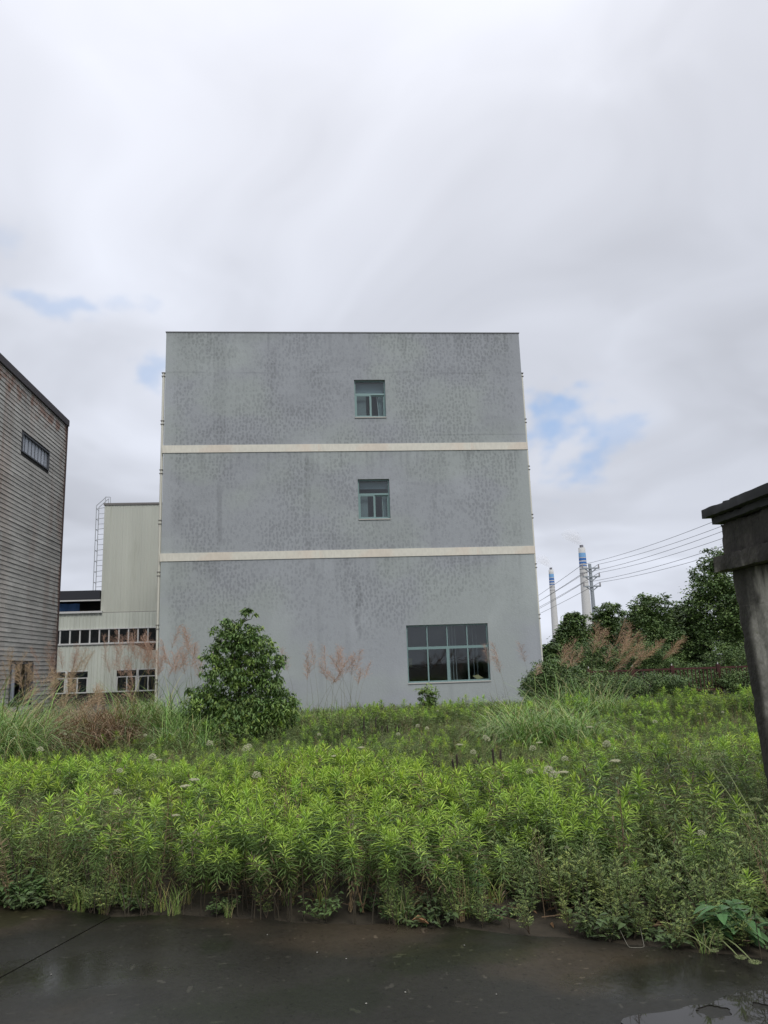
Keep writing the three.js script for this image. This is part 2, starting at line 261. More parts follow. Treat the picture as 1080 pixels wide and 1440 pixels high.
// things seen through the ground-floor window
{
  const steel = std(0.45, 0.46, 0.46, 0.4);
  const rack = thing('pipe_rack', 'upright pale pipes standing behind the right panes of the large window', 'pipe rack', [5.35, 0, FZ - 1.6]);
  for (const x of [-0.32, -0.2, -0.08, 0.62, 0.76]) part(rack, 'pipe', tube([x, -0.02, 0], [x, 3.1, 0], 0.022, 0.022, 8), steel);
  part(rack, 'clamp_bar', box(-0.45, 0.9, 1.72, 1.8, -0.05, -0.025), gasket);
  const bench = thing('work_bench', 'dark work bench with a pale box inside, behind the large window', 'bench', [3.6, 0, FZ - 3.2]);
  part(bench, 'bench_top', box(-0.9, 0.9, 1.42, 1.5, -0.4, 0.4), gasket);
  for (const x of [-0.8, 0.8]) part(bench, 'leg', box(x - 0.04, x + 0.04, -0.02, 1.42, -0.3, 0.3), gasket);
  const bx = thing('carton', 'small yellowish carton on the bench behind the large window', 'carton', [3.55, 1.5, FZ - 3.1]);
  part(bx, 'carton_body', box(-0.14, 0.14, 0, 0.32, -0.14, 0.14), std(0.55, 0.5, 0.28, 0.8)); part(bx, 'carton_lid', box(-0.15, 0.15, 0.32, 0.345, -0.15, 0.15), std(0.5, 0.45, 0.25, 0.8));
  const leafc = thing('dry_leaf', 'dry tan leaf lying on the sill inside the large window', 'leaf', [5.82, 0.985, FZ - 0.2]);
  const lg = new THREE.BufferGeometry(); lg.setAttribute('position', new THREE.Float32BufferAttribute([-0.2, 0.12, 0, -0.05, 0, 0.02, 0.0, 0.16, 0.01, 0.0, 0.16, 0.01, -0.05, 0, 0.02, 0.22, 0.03, 0, -0.05, 0, 0.02, 0.1, -0.002, 0, 0.22, 0.03, 0], 3)); lg.computeVertexNormals();
  part(leafc, 'leaf_blade', lg, std(0.5, 0.38, 0.2, 0.8, { side: THREE.DoubleSide }));
}

// ---------------------------------------------------------------- weathered dark building on the left, lap-clad
{
  const X = -10.46, TOP = 12.0, Z0 = -32, Z1 = -17;
  const b = thing('lap_clad_building', 'weathered dark grey building clad in horizontal lapped boards with rust stains', 'building', [X, 0, 0]);
  const rust = paint(768, 768, 15, 12.2, (u, v) => { // u = z, v = height
    const streak = sstep(0.55, 0.78, fbm(u * 1.6, v * 0.16, 3, 5)), blot = fbm(u * 1.2 + 5, v * 1.2, 6, 5);
    const head = sstep(0.75, 0.0, Math.abs(v - 11.45)) * sstep(0.40, 0.62, fbm(u * 2.2, v * 2.6, 9, 4));
    const corner = sstep(0.9, 0.1, u + 32 + (fbm(1, v * 1.3, 4, 4) - 0.5) * 1.1) * sstep(0.38, 0.6, fbm(u * 3, v * 1.1, 12, 4));
    const left = sstep(-27.6, -25.6, u) * sstep(0.5, 0.66, fbm(u * 2.4, v * 0.2, 14, 4));
    const r = clamp(streak * 0.3 * sstep(0.35, 0.6, blot) + head * 0.95 + corner * 0.7 + left * 0.35), s = 0.68 + 0.5 * blot + 0.25 * (noise(u * 3.1, v * 25, 2) - 0.5) + 0.2 * (noise(u * 30, v * 30, 5) - 0.5);
    return [lerp(0.42, 0.27, r) * s, lerp(0.41, 0.165, r) * s, lerp(0.38, 0.125, r) * s];
  }, { u0: -32, v0: 0 });
  const clad = [0.92, 1, 1.06].map((k) => std(k, k, k, 0.85, { map: rust }));
  const holes = [[-30.05, -27.3, 9.42, 10.14], [-29.55, -27.5, 0.75, 2.1]];
  const wall = slab(Z0 + 0.02, Z1, -0.1, TOP, holes, 0.2); wall.rotateY(Math.PI / 2); // now faces +x, z runs the other way
  wall.scale(1, 1, -1); wall.rotateY(0);
  { const p = wall.attributes.position; for (let i = 0; i < p.count; i += 3) { for (const at of Object.values(wall.attributes)) for (let k = 0; k < at.itemSize; k++) { const t = at.array[(i + 1) * at.itemSize + k]; at.array[(i + 1) * at.itemSize + k] = at.array[(i + 2) * at.itemSize + k]; at.array[(i + 2) * at.itemSize + k] = t; } } wall.computeVertexNormals(); }
  part(b, 'backing_wall', wall, std(0.05, 0.048, 0.045, 0.95));
  part(b, 'rear_wall', box(-14, -0.2, -0.1, TOP, Z0 - 0.02, Z0 + 0.2), clad[1]);
  part(b, 'side_wall', box(-14, -13.8, -0.1, TOP, Z0 + 0.2, Z1), clad[1]);
  part(b, 'front_wall', box(-13.8, -0.2, -0.1, TOP, Z1 - 0.2, Z1), clad[1]);
  part(b, 'roof', box(-14, 0.02, TOP, TOP + 0.08, Z0 - 0.03, Z1 + 0.03), std(0.07, 0.065, 0.06, 0.9));
  part(b, 'eaves_trim', box(0.02, 0.09, TOP - 0.16, TOP + 0.1, Z0 - 0.05, Z1 + 0.05), std(0.05, 0.045, 0.05, 0.8));
  part(b, 'corner_trim', box(-0.02, 0.055, 0, TOP - 0.17, Z0 - 0.035, Z0 + 0.07), std(0.075, 0.05, 0.045, 0.85));
  const r = rng(77), pitch = 0.155;
  for (let y = 0, k = 0; y < TOP - 0.17; y += pitch, k++) {
    const y1 = Math.min(y + pitch - 0.012, TOP - 0.16); let spans = [[Z0 + 0.075, Z1]];
    for (const [a, c, lo, hi] of holes) if (y1 > lo && y < hi) spans = spans.flatMap(([s, e]) => [[s, Math.min(a - 0.05, e)], [Math.max(c + 0.05, s), e]].filter(([p, q]) => q - p > 0.05));
    spans = spans.flatMap(([s, e]) => { const out = []; let q = s; while (e - q > 5.5) { const n = q + 3.2 + r() * 2.2; out.push([q, n - 0.006]); q = n; } out.push([q, e]); return out; });
    for (const [s, e] of spans) {
      const o = 0.024 + r() * 0.010, sag = (r() - 0.5) * 0.012, g = new THREE.BoxGeometry(1, 1, e - s), p = g.attributes.position;
      for (let i = 0; i < p.count; i++) { const lo = p.getY(i) < 0, out = p.getX(i) > 0; p.setXYZ(i, out ? (lo ? o : 0.010) : 0.0025, (lo ? y : y1) + (p.getZ(i) < 0 ? sag : 0), (s + e) / 2 + p.getZ(i)); }
      g.computeVertexNormals(); part(b, 'lap_board', metres(g), clad[Math.floor(r() * 3)]);
    }
  }
  const dark = std(0.06, 0.065, 0.075, 0.6), skyPane = new THREE.MeshPhysicalMaterial({ color: new THREE.Color().setRGB(0.42, 0.45, 0.5), roughness: 0.2 });  // sky reflection is painted into this pale opaque pane colour
  holes.forEach(([a, c, lo, hi], n) => {
    const w = piece(b, 'window'); part(w, 'frame', [box(-0.06, 0.05, lo, lo + 0.05, a, c), box(-0.06, 0.05, hi - 0.05, hi, a, c), box(-0.06, 0.05, lo + 0.05, hi - 0.05, a, a + 0.05), box(-0.06, 0.05, lo + 0.05, hi - 0.05, c - 0.05, c)], dark);
    const m = n ? 4 : 8, s = (c - a - 0.1) / m;
    for (let i = 0; i < m; i++) {
      if (i) part(w, 'glazing_bar', box(-0.035, -0.012, lo + 0.05, hi - 0.05, a + 0.05 + i * s - 0.012, a + 0.05 + i * s + 0.012), dark);
      if (!n || i === 3) part(w, 'pane', box(-0.03, -0.024, lo + 0.05, hi - 0.05, a + 0.05 + i * s + 0.02, a + 0.05 + (i + 1) * s - 0.02), skyPane);
    }
  });
}

// ---------------------------------------------------------------- pale metal-clad works behind
{
  const Z = -45, b = thing('metal_clad_building', 'pale grey-green metal clad building with ribbon window and tall block', 'building', [0, 0, Z]);
  const skin = (seed) => paint(256, 512, 6, 12, (u, v) => { const s = 0.93 + 0.16 * (fbm(u * 0.5, v * 0.3 + seed, 2, 4) - 0.5) + 0.12 * (noise(u * 3.3 + seed, v * 0.25, 5) - 0.5), d = sstep(0.66, 0.82, fbm(u * 3 + seed, v * 0.35, 8, 4)) * 0.12; return [0.54 * (s - d), 0.555 * (s - d), 0.48 * (s - d * 1.2)]; });
  const mat = std(1, 1, 1, 0.5, { map: skin(3), side: THREE.DoubleSide }), mat2 = std(1.1, 1.12, 1.14, 0.5, { map: skin(9), side: THREE.DoubleSide });
  // ribbed sheet between x0 and x1; the top edge may vary with x
  const ribbed = (x0, x1, y0, y1, z, pitch = 0.2, d = 0.03) => {
    const xs = []; for (let x = x0; x < x1; x += pitch) for (const [f, o] of [[0, 0], [0.62, 0], [0.7, d], [0.92, d]]) { const X = x + f * pitch; if (X <= x1) xs.push([X, o]); } xs.push([x1, 0]);
    const pos = [], uv = []; const T = typeof y1 === 'function' ? y1 : () => y1;
    for (let i = 1; i < xs.length; i++) { const [a, o] = xs[i - 1], [c, q] = xs[i]; const v = [[a, y0, z + o], [c, y0, z + q], [c, T(c), z + q], [a, T(a), z + o]]; for (const k of [0, 1, 2, 0, 2, 3]) { pos.push(...v[k]); uv.push(v[k][0], v[k][1]); } }
    const g = new THREE.BufferGeometry(); g.setAttribute('position', new THREE.Float32BufferAttribute(pos, 3)); g.setAttribute('uv', new THREE.Float32BufferAttribute(uv, 2)); g.computeVertexNormals(); return g;
  };
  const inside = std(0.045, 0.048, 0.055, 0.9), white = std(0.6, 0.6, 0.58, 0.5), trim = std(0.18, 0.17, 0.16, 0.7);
  const core = std(0.25, 0.255, 0.23, 0.8);
  // tall block
  part(b, 'tall_block', box(-12.42, -1.5, 5.3, 11.3, -12, -0.35), core);
  for (let x = -12.45; x < -2; x += 1.08) part(b, 'cladding_sheet', ribbed(x, Math.min(x + 1.075, -1.5), 5.06, 11.28, -0.32, 0.2, 0.01), mat);
  part(b, 'roof_trim', box(-12.5, -1.4, 11.28, 11.40, -12.1, -0.26), trim);
  part(b, 'seam_flashing', box(-12.45, -1.5, 5.03, 5.06, -0.33, -0.2), trim);
  // lower block
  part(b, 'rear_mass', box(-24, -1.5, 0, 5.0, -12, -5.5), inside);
  part(b, 'lower_roof', box(-24, -1.5, 4.9, 5.0, -5.5, -0.22), core);
  const tear = (x) => x < -10.75 ? 3.27 : lerp(3.27, 2.86, sstep(-10.75, -9.6, x));
  for (let x = -15.9; x < -2; x += 1.08) {
    const e = Math.min(x + 1.076, -1.5);
    part(b, 'cladding_sheet', ribbed(x, e, 4.16, 5.03, -0.2), mat2);
    // below the ribbon window the sheets stop at the lower windows
    const cuts = [[-14.95, -12.98], [-11.40, -9.1]]; let spans = [[x, e]]; const high = [];
    for (const [a, c] of cuts) { spans = spans.flatMap(([s, q]) => [[s, Math.min(q, a)], [Math.max(s, c), q]].filter(([p, t]) => t - p > 0.02)); const s = Math.max(x, a), q = Math.min(e, c); if (q - s > 0.02) high.push([s, q]); }
    const geos = [...spans.map(([s, q]) => ribbed(s, q, 0.62, tear, -0.19)), ...high.map(([s, q]) => ribbed(s, q, 1.86, tear, -0.19))];
    part(b, 'cladding_sheet', geos, mat2);
  }
  part(b, 'plinth', box(-24, -1.5, -0.05, 0.6, -0.5, -0.28), std(0.05, 0.04, 0.035, 0.95));
  const rw = piece(b, 'ribbon_window'); part(rw, 'rail', [box(-16, -1.5, 4.10, 4.155, -0.3, -0.12), box(-16, -1.5, 3.27, 3.36, -0.3, -0.1)], white);
  const xs = [83, 97, 111, 125, 138.5, 152, 166, 179.5, 193, 207, 220].map((px) => atZ(px, 893, Z).x); for (let x = xs[10]; x < -2.2;) xs.push(x += 0.54);
  xs.unshift(xs[0] - 0.55, xs[0] - 0.0001); xs.splice(1, 1);
  for (let i = 0; i < xs.length; i++) { part(rw, 'mullion', box(xs[i] - 0.035, xs[i] + 0.035, 3.36, 4.10, -0.25, -0.16), white); if (i) part(rw, 'pane', box(xs[i - 1] + 0.035, xs[i] - 0.035, 3.36, 4.10, -0.21, -0.205), glass); }
  for (const [x0, x1, ms, thick] of [[-14.95, -12.98, [107, 121], 91.5], [-11.40, -9.1, [177, 207], 192]]) {
    const w = piece(b, 'window'); part(w, 'frame', [box(x0, x1, 1.80, 1.86, -0.3, -0.17), box(x0, x1, 0.62, 0.68, -0.3, -0.17), box(x0, x1, 1.42, 1.47, -0.26, -0.19), box(x0, x0 + 0.05, 0.68, 1.42, -0.26, -0.19), box(x1 - 0.05, x1, 0.68, 1.42, -0.26, -0.19)], white);
    const tx = atZ(thick, 955, Z).x; part(w, 'mullion', box(tx - 0.1, tx + 0.1, 0.68, 1.42, -0.27, -0.16), white); part(w, 'mullion', box(tx - 0.06, tx + 0.06, 1.47, 1.80, -0.27, -0.16), white);
    for (const m of ms) { const x = atZ(m, 960, Z).x; if (x < x1 - 0.1) part(w, 'mullion', box(x - 0.03, x + 0.03, 0.68, 1.42, -0.26, -0.19), white); }
    const all = [x0 + 0.05, tx, x1 - 0.05]; for (let i = 0; i < 2; i++) { part(w, 'pane', box(all[i] + 0.1, all[i + 1] - 0.1, 1.47, 1.80, -0.225, -0.22), glass); part(w, 'pane', box(all[i] + 0.1, all[i + 1] - 0.1, 0.68, 1.42, -0.225, -0.22), glass); }
  }
  // open roof terrace left of the tall block: dark canopy, pale rail, blue sheet
  part(b, 'canopy', box(-24, -12.5, 5.82, 6.32, -5, -0.2), std(0.03, 0.032, 0.04, 0.8));
  part(b, 'terrace_rail', box(-24, -12.46, 5.72, 5.80, -0.3, -0.22), white);
  part(b, 'terrace_coping', box(-24, -12.30, 5.03, 5.14, -0.36, -0.05), white);
  part(b, 'terrace_wall', box(-24, -12.5, 5.0, 5.82, -3.2, -3.0), std(0.14, 0.13, 0.125, 0.9));
  const tarp = thing('blue_sheet', 'blue plastic sheet hung inside the dark roof terrace', 'plastic sheet', [-15.4, 5.04, Z - 1.4]);
  const tg = new THREE.PlaneGeometry(2.2, 0.66, 24, 4); { const p = tg.attributes.position; for (let i = 0; i < p.count; i++) p.setZ(i, 0.05 * Math.sin(p.getX(i) * 9) + 0.03 * Math.sin(p.getX(i) * 23)); tg.translate(0.35, 0.33, 0); tg.computeVertexNormals(); }
  part(tarp, 'sheet', tg, std(0.07, 0.2, 0.5, 0.5, { side: THREE.DoubleSide })); part(tarp, 'cord', tube([-0.75, 0.66, 0], [1.45, 0.66, 0], 0.012), gasket);
  // caged access ladder
  const lad = thing('access_ladder', 'thin steel caged ladder fixed beside the tall pale block', 'ladder', [0, 0, Z - 0.7]), steel = std(0.42, 0.44, 0.46, 0.5);
  const lx = -13.02, ly = 11.35, iw = -12.5;
  part(lad, 'rail', tube([lx, 5.9, 0], [lx, ly, 0], 0.022), steel); part(lad, 'rail', tube([lx, 5.9, -0.5], [lx, ly, -0.5], 0.022), steel); part(lad, 'rail', tube([iw, 5.9, 0.08], [iw, ly + 0.5, 0.08], 0.022), steel);
  for (let y = 6.2; y < 11.3; y += 0.62) { part(lad, 'hoop', [tube([lx, y, 0], [iw, y + 0.05, 0.08], 0.016), tube([lx, y - 0.2, -0.5], [iw, y - 0.2, -0.42], 0.014), tube([lx, y, 0], [lx, y, -0.5], 0.014)], steel); }
  part(lad, 'handrail', [tube([lx, ly, 0], [iw + 0.05, ly + 0.5, 0.08], 0.02), tube([lx, ly, -0.5], [iw + 0.05, ly + 0.5, -0.42], 0.02), tube([iw, ly + 0.5, 0.08], [iw + 0.28, ly + 0.48, 0.08], 0.02), tube([iw + 0.28, ly + 0.48, 0.08], [iw + 0.3, ly, 0.08], 0.02), tube([iw + 0.02, ly, -0.42], [iw + 0.05, ly + 0.5, -0.42], 0.02)], steel);
}

// ---------------------------------------------------------------- far power-station stacks, line pole and wires
{
  const stackMat = std(0.62, 0.62, 0.60, 0.9), blueA = std(0.22, 0.44, 0.72, 0.9), blueB = std(0.06, 0.18, 0.48, 0.9), cap = std(0.2, 0.2, 0.22, 0.9);
  const stacks = [[817.5, 766, 1400, 'tall white chimney with blue bands rising behind the power pole', 210], [774.5, 798, 1750, 'slimmer white chimney with blue bands beside the grey building', 211]];
  for (const [px, py, D, label, H] of stacks) {
    const t = atZ(px, py, -D), c = thing('power_station_chimney', label, 'chimney', [t.x, 0, -D], 'power station chimneys on the horizon');
    const k = D > 1500 ? 0.88 : 1, R = (y) => k * lerp(10.8, 6.2, (y / (H - 5)) ** 0.8);
    const prof = []; for (let y = -2; y < H - 12; y += 8) prof.push(new THREE.Vector2(R(Math.max(y, 0)), y)); prof.push(new THREE.Vector2(R(H - 5), H - 5), new THREE.Vector2(0.1, H - 4.8));
    part(c, 'shaft', new THREE.LatheGeometry(prof, 24), stackMat);
    const band = (a, b, m) => part(c, 'painted_band', new THREE.CylinderGeometry(R(b) + 0.15, R(a) + 0.15, b - a, 24, 1, true).translate(0, (a + b) / 2, 0), m);
    band(H - 23, H - 15, blueA); band(H - 29, H - 24.5, blueB); band(H - 35, H - 31.5, blueB); band(H - 40, H - 38, blueB); band(H - 46, H - 45, cap); band(H - 53, H - 52, cap);
    part(c, 'flue_cap', new THREE.CylinderGeometry(3.4 * k, 3.6 * k, 5.5, 20).translate(0, H - 2.5, 0), cap);
  }
  // faint steam drifting off each flue
  const vapour = new THREE.MeshStandardMaterial({ color: 0xffffff, roughness: 1, transparent: true, opacity: 0.045, depthWrite: false });
  stacks.forEach(([px, py, D, , H], n) => {
    const t = atZ(px, py, -D), c = thing('steam_cloud', n ? 'faint white steam wisp above the slimmer chimney' : 'faint white steam wisp above the tall chimney', 'steam', [t.x, H, -D]), r = rng(90 + n);
    for (let k = 0; k < 9; k++) { const g = new THREE.IcosahedronGeometry(3.2 + k * 1.15, 3), p = g.attributes.position; for (let i = 0; i < p.count; i++) { const q = 0.7 + 0.6 * fbm(p.getX(i) * 0.3 + k, p.getY(i) * 0.3, p.getZ(i) * 0.3, 3); p.setXYZ(i, p.getX(i) * q * 1.3, p.getY(i) * q * 0.8, p.getZ(i) * q); } g.translate(-k * 2.6 + (r() - 0.5) * 4, 2 + k * 2.3, 0); g.computeVertexNormals(); part(c, 'puff', g, vapour); }
  });
  const steel = std(0.30, 0.33, 0.35, 0.7), wireM = std(0.16, 0.17, 0.18, 0.6), porcelain = std(0.3, 0.28, 0.28, 0.4);
  const P = atZ(824, 795, -98), pole = thing('utility_pole', 'grey concrete utility pole with three crossarms above the trees', 'utility pole', [P.x + 0.5, 0, -98]);
  part(pole, 'post', tube([0.1, -0.1, 0], [0, 13.7, 0], 0.34, 0.2, 14), steel);
  const ends = [];
  for (const y of [13.1, 12.0, 10.75]) {
    part(pole, 'crossarm', [box(-1.15, 1.15, y - 0.09, y + 0.09, 0.18, 0.34), tube([-0.75, y - 0.05, 0.2], [0, y - 0.6, 0.2], 0.07), tube([0.75, y - 0.05, 0.2], [0, y - 0.6, 0.2], 0.07)], steel);
    for (const x of [-1.08, 1.08]) { part(pole, 'insulator', tube([x, y + 0.08, 0.26], [x, y + 0.5, 0.26], 0.11, 0.07, 10), porcelain); ends.push([P.x + 0.5 + x, y + 0.5, -97.74]); }
  }
  const far = atY(690, 878, 13), near = atY(1210, 655, 13.4);
  ends.forEach((e, i) => {
    const pts = (to) => Array.from({ length: 15 }, (_, k) => { const s = k / 14; return new THREE.Vector3(lerp(e[0], to.x, s), lerp(e[1], to.y, s) - 4 * 0.7 * s * (1 - s), lerp(e[2], to.z, s)); });
    const off = (b) => new THREE.Vector3(b.x + (i % 2 ? 0.9 : -0.9), b.y + e[1] - 13.4, b.z);
    const w = thing('power_line', ['upper', 'middle', 'lowest'][i >> 1] + ' power line strung to the ' + (i % 2 ? 'fence' : 'chimney') + ' side of the utility pole crossarms', 'power line', [0, 0, 0], 'power lines on the utility pole');
    part(w, 'wire_span', new THREE.TubeGeometry(new THREE.CatmullRomCurve3(pts(off(near))), 28, 0.022, 5), wireM); part(w, 'wire_span', new THREE.TubeGeometry(new THREE.CatmullRomCurve3(pts(off(far))), 28, 0.03, 5), wireM);
  });
}

// ---------------------------------------------------------------- concrete gate pier on the right
{
  const tex = paint(512, 1024, 2.2, 3, (u, v) => {
    const a = fbm(u * 1.5, v * 0.8, 2, 5), st = fbm(u * 5, v * 0.5, 6, 4), b = fbm(u * 4, v * 3.4, 11, 4), f = noise(u * 60, v * 60, 3);
    const edgeU = u + 6.5 + (fbm(3, v * 2.2, 5, 4) - 0.5) * 0.16;
    let pale = sstep(0.10, 0.2, edgeU) * sstep(2.30, 2.05, v + (st - 0.5) * 0.9); pale *= lerp(0.25, 1, sstep(0.38, 0.48, a * 0.5 + b * 0.5));
    const wetd = sstep(0.46, 0.62, st) * 0.42, film = sstep(0.52, 0.64, fbm(u * 7, v * 2.2, 21, 4)) * 0.3; const s = (0.75 + 1.1 * (b - 0.5) + 0.2 * (f - 0.5)) * (1 - wetd) * (1 - film);
    return [lerp(0.078, 0.44, pale) * s, lerp(0.070, 0.41, pale) * s, lerp(0.058, 0.355, pale) * s];
  }, { u0: -6.5, v0: 0 });
  const m = std(1, 1, 1, 0.9, { map: tex, bumpMap: wallBump, bumpScale: 0.012 });
  const blackTop = std(1, 1, 1, 0.8, { map: paint(256, 256, 1.5, 1.5, (u, v) => { const s = 0.5 + fbm(u * 3, v * 3, 2, 5); return [0.034 * s, 0.034 * s, 0.036 * s]; }) });
  const b = thing('gate_pier', 'stained concrete gate pier with black stepped cap rising from the weeds', 'gate pier');
  const worn = (x0, x1, y0, y1, z0, z1, k = 0.007) => { // block whose faces and arrises are chipped and uneven
    const n = (d) => Math.max(2, Math.min(48, Math.round(d / 0.035))), g = new THREE.BoxGeometry(x1 - x0, y1 - y0, z1 - z0, n(x1 - x0), n(y1 - y0), n(z1 - z0)); g.translate((x0 + x1) / 2, (y0 + y1) / 2, (z0 + z1) / 2); metres(g);
    const p = g.attributes.position; for (let i = 0; i < p.count; i++) { const X = p.getX(i), Y = p.getY(i), Z = p.getZ(i), m = V(X, Y, Z); const e = [X - x0, x1 - X, Y - y0, y1 - Y, Z - z0, z1 - Z].filter((d) => d < 0.001).length; const q = k * (fbm(X * 9, Y * 9, Z * 9, 3) - 0.5) - (e > 1 ? 0.003 + 0.011 * sstep(0.52, 0.72, fbm(X * 14 + 5, Y * 14, Z * 14, 3)) : 0); const cx = (x0 + x1) / 2, cy = (y0 + y1) / 2, cz = (z0 + z1) / 2; const sx = X - x0 < 0.001 ? -1 : x1 - X < 0.001 ? 1 : 0, sy = Y - y0 < 0.001 ? -1 : y1 - Y < 0.001 ? 1 : 0, sz = Z - z0 < 0.001 ? -1 : z1 - Z < 0.001 ? 1 : 0; p.setXYZ(i, X + sx * q, Y + sy * q, Z + sz * q); } g.computeVertexNormals(); return g; };
  const shaft = worn(3.60, 4.5, -0.08, 2.31, -6.5, -4.9); { const p = shaft.attributes.position; for (let i = 0; i < p.count; i++) if (p.getX(i) < 4.05) p.setX(i, p.getX(i) + 0.1 * (1 - p.getY(i) / 2.31)); shaft.computeVertexNormals(); }
  part(b, 'shaft', shaft, m);
  part(b, 'moulding', worn(3.495, 4.6, 2.31, 2.45, -6.6, -4.8), m); part(b, 'neck', worn(3.56, 4.54, 2.45, 2.735, -6.53, -4.86), m);
  part(b, 'cap_step', worn(3.505, 4.6, 2.735, 2.80, -6.57, -4.8), blackTop); part(b, 'cap_slab', worn(3.445, 4.66, 2.80, 2.885, -6.62, -4.72), blackTop);
}

// ---------------------------------------------------------------- foliage builder
class Leafy {
  constructor(seed) { this.p = []; this.c = []; this.r = rng(seed); }
  tri(a, b, c, col) { this.p.push(a.x, a.y, a.z, b.x, b.y, b.z, c.x, c.y, c.z); for (let i = 0; i < 3; i++) this.c.push(col[0], col[1], col[2]); }
  // pointed blade from base along dir, drooping by bend, widest at a third; folded along the midrib
  leaf(base, dir, len, wid, bend, col, fold = 0.25, twist = 0) {
    const d = dir.clone().normalize(), up = Math.abs(d.y) > 0.95 ? new THREE.Vector3(1, 0, 0) : new THREE.Vector3(0, 1, 0);
    const s = new THREE.Vector3().crossVectors(d, up).normalize(); if (twist) s.applyAxisAngle(d, twist); const n = new THREE.Vector3().crossVectors(s, d).normalize();
    const at = (t, w, h = 0) => base.clone().addScaledVector(d, len * t).addScaledVector(s, wid * w).addScaledVector(n, h * wid).add(new THREE.Vector3(0, -bend * len * t * t, 0));
    const a = at(0, 0), m1 = at(0.3, 0), l1 = at(0.3, -0.5, fold), r1 = at(0.3, 0.5, fold), m2 = at(0.68, 0), l2 = at(0.68, -0.36, fold * 0.7), r2 = at(0.68, 0.36, fold * 0.7), t = at(1, 0);
    this.tri(a, m1, l1, col); this.tri(a, r1, m1, col); this.tri(l1, m1, m2, col); this.tri(l1, m2, l2, col); this.tri(m1, r1, r2, col); this.tri(m1, r2, m2, col); this.tri(l2, m2, t, col); this.tri(m2, r2, t, col);
  }
  // small two-triangle leaf
  dia(base, dir, len, wid, col, roll) {
    const d = dir.clone().normalize(), s = new THREE.Vector3().crossVectors(d, new THREE.Vector3(0.01, 1, 0.02)).normalize().applyAxisAngle(d, roll);
    const m = base.clone().addScaledVector(d, len * 0.45), l = m.clone().addScaledVector(s, -wid / 2), r = m.clone().addScaledVector(s, wid / 2), t = base.clone().addScaledVector(d, len); t.y -= len * 0.12;
    this.tri(base, r, l, col); this.tri(l, r, t, col);
  }
  // grass blade along a drooping arc
  blade(base, ang, len, wid, lean, droop, col, seg = 5) {
    const h = new THREE.Vector3(Math.cos(ang), 0, Math.sin(ang)), s = new THREE.Vector3(-h.z, 0, h.x); let q = base.clone(), th = lean, pl, pr;
    for (let i = 0; i <= seg; i++) {
      const t = i / seg, w = wid * (t < 0.5 ? 0.75 + 0.5 * t : 2 * (1 - t) + 0.0) * 0.5, l = q.clone().addScaledVector(s, -w), r = q.clone().addScaledVector(s, w);
      if (i) { this.tri(pl, pr, r, col); if (i < seg) this.tri(pl, r, l, col); } pl = l; pr = r;
      q = q.clone().addScaledVector(h, Math.sin(th) * len / seg); q.y += Math.cos(th) * len / seg; th += droop / seg;
    }
  }
  stem(a, b, r0, r1, col, n = 4) {
    const d = b.clone().sub(a).normalize(), s = new THREE.Vector3().crossVectors(d, new THREE.Vector3(0.3, 0.1, 1)).normalize(), u = new THREE.Vector3().crossVectors(d, s);
    const ring = (c, r) => Array.from({ length: n }, (_, i) => c.clone().addScaledVector(s, Math.cos(i / n * 6.2832) * r).addScaledVector(u, Math.sin(i / n * 6.2832) * r)), A = ring(a, r0), B = ring(b, r1);
    for (let i = 0; i < n; i++) { const j = (i + 1) % n; this.tri(A[i], A[j], B[j], col); this.tri(A[i], B[j], B[i], col); }
  }
  geo() { const g = new THREE.BufferGeometry(); g.setAttribute('position', new THREE.Float32BufferAttribute(this.p, 3)); g.setAttribute('color', new THREE.Float32BufferAttribute(this.c, 3)); g.computeVertexNormals(); return g; }
}
const vary = (c, r, k = 0.3, h = 0.12) => { const s = 1 + (r() - 0.5) * k, t = (r() - 0.5) * h; return [c[0] * s * (1 + t), c[1] * s, c[2] * s * (1 - t)]; };
const leafMat = new THREE.MeshPhysicalMaterial({ vertexColors: true, roughness: 0.75, transmission: 0.28, thickness: 0, side: THREE.DoubleSide });
const glossLeaf = new THREE.MeshPhysicalMaterial({ vertexColors: true, roughness: 0.62, transmission: 0.2, thickness: 0, side: THREE.DoubleSide });
const stemMat = new THREE.MeshStandardMaterial({ vertexColors: true, roughness: 0.85, side: THREE.DoubleSide });

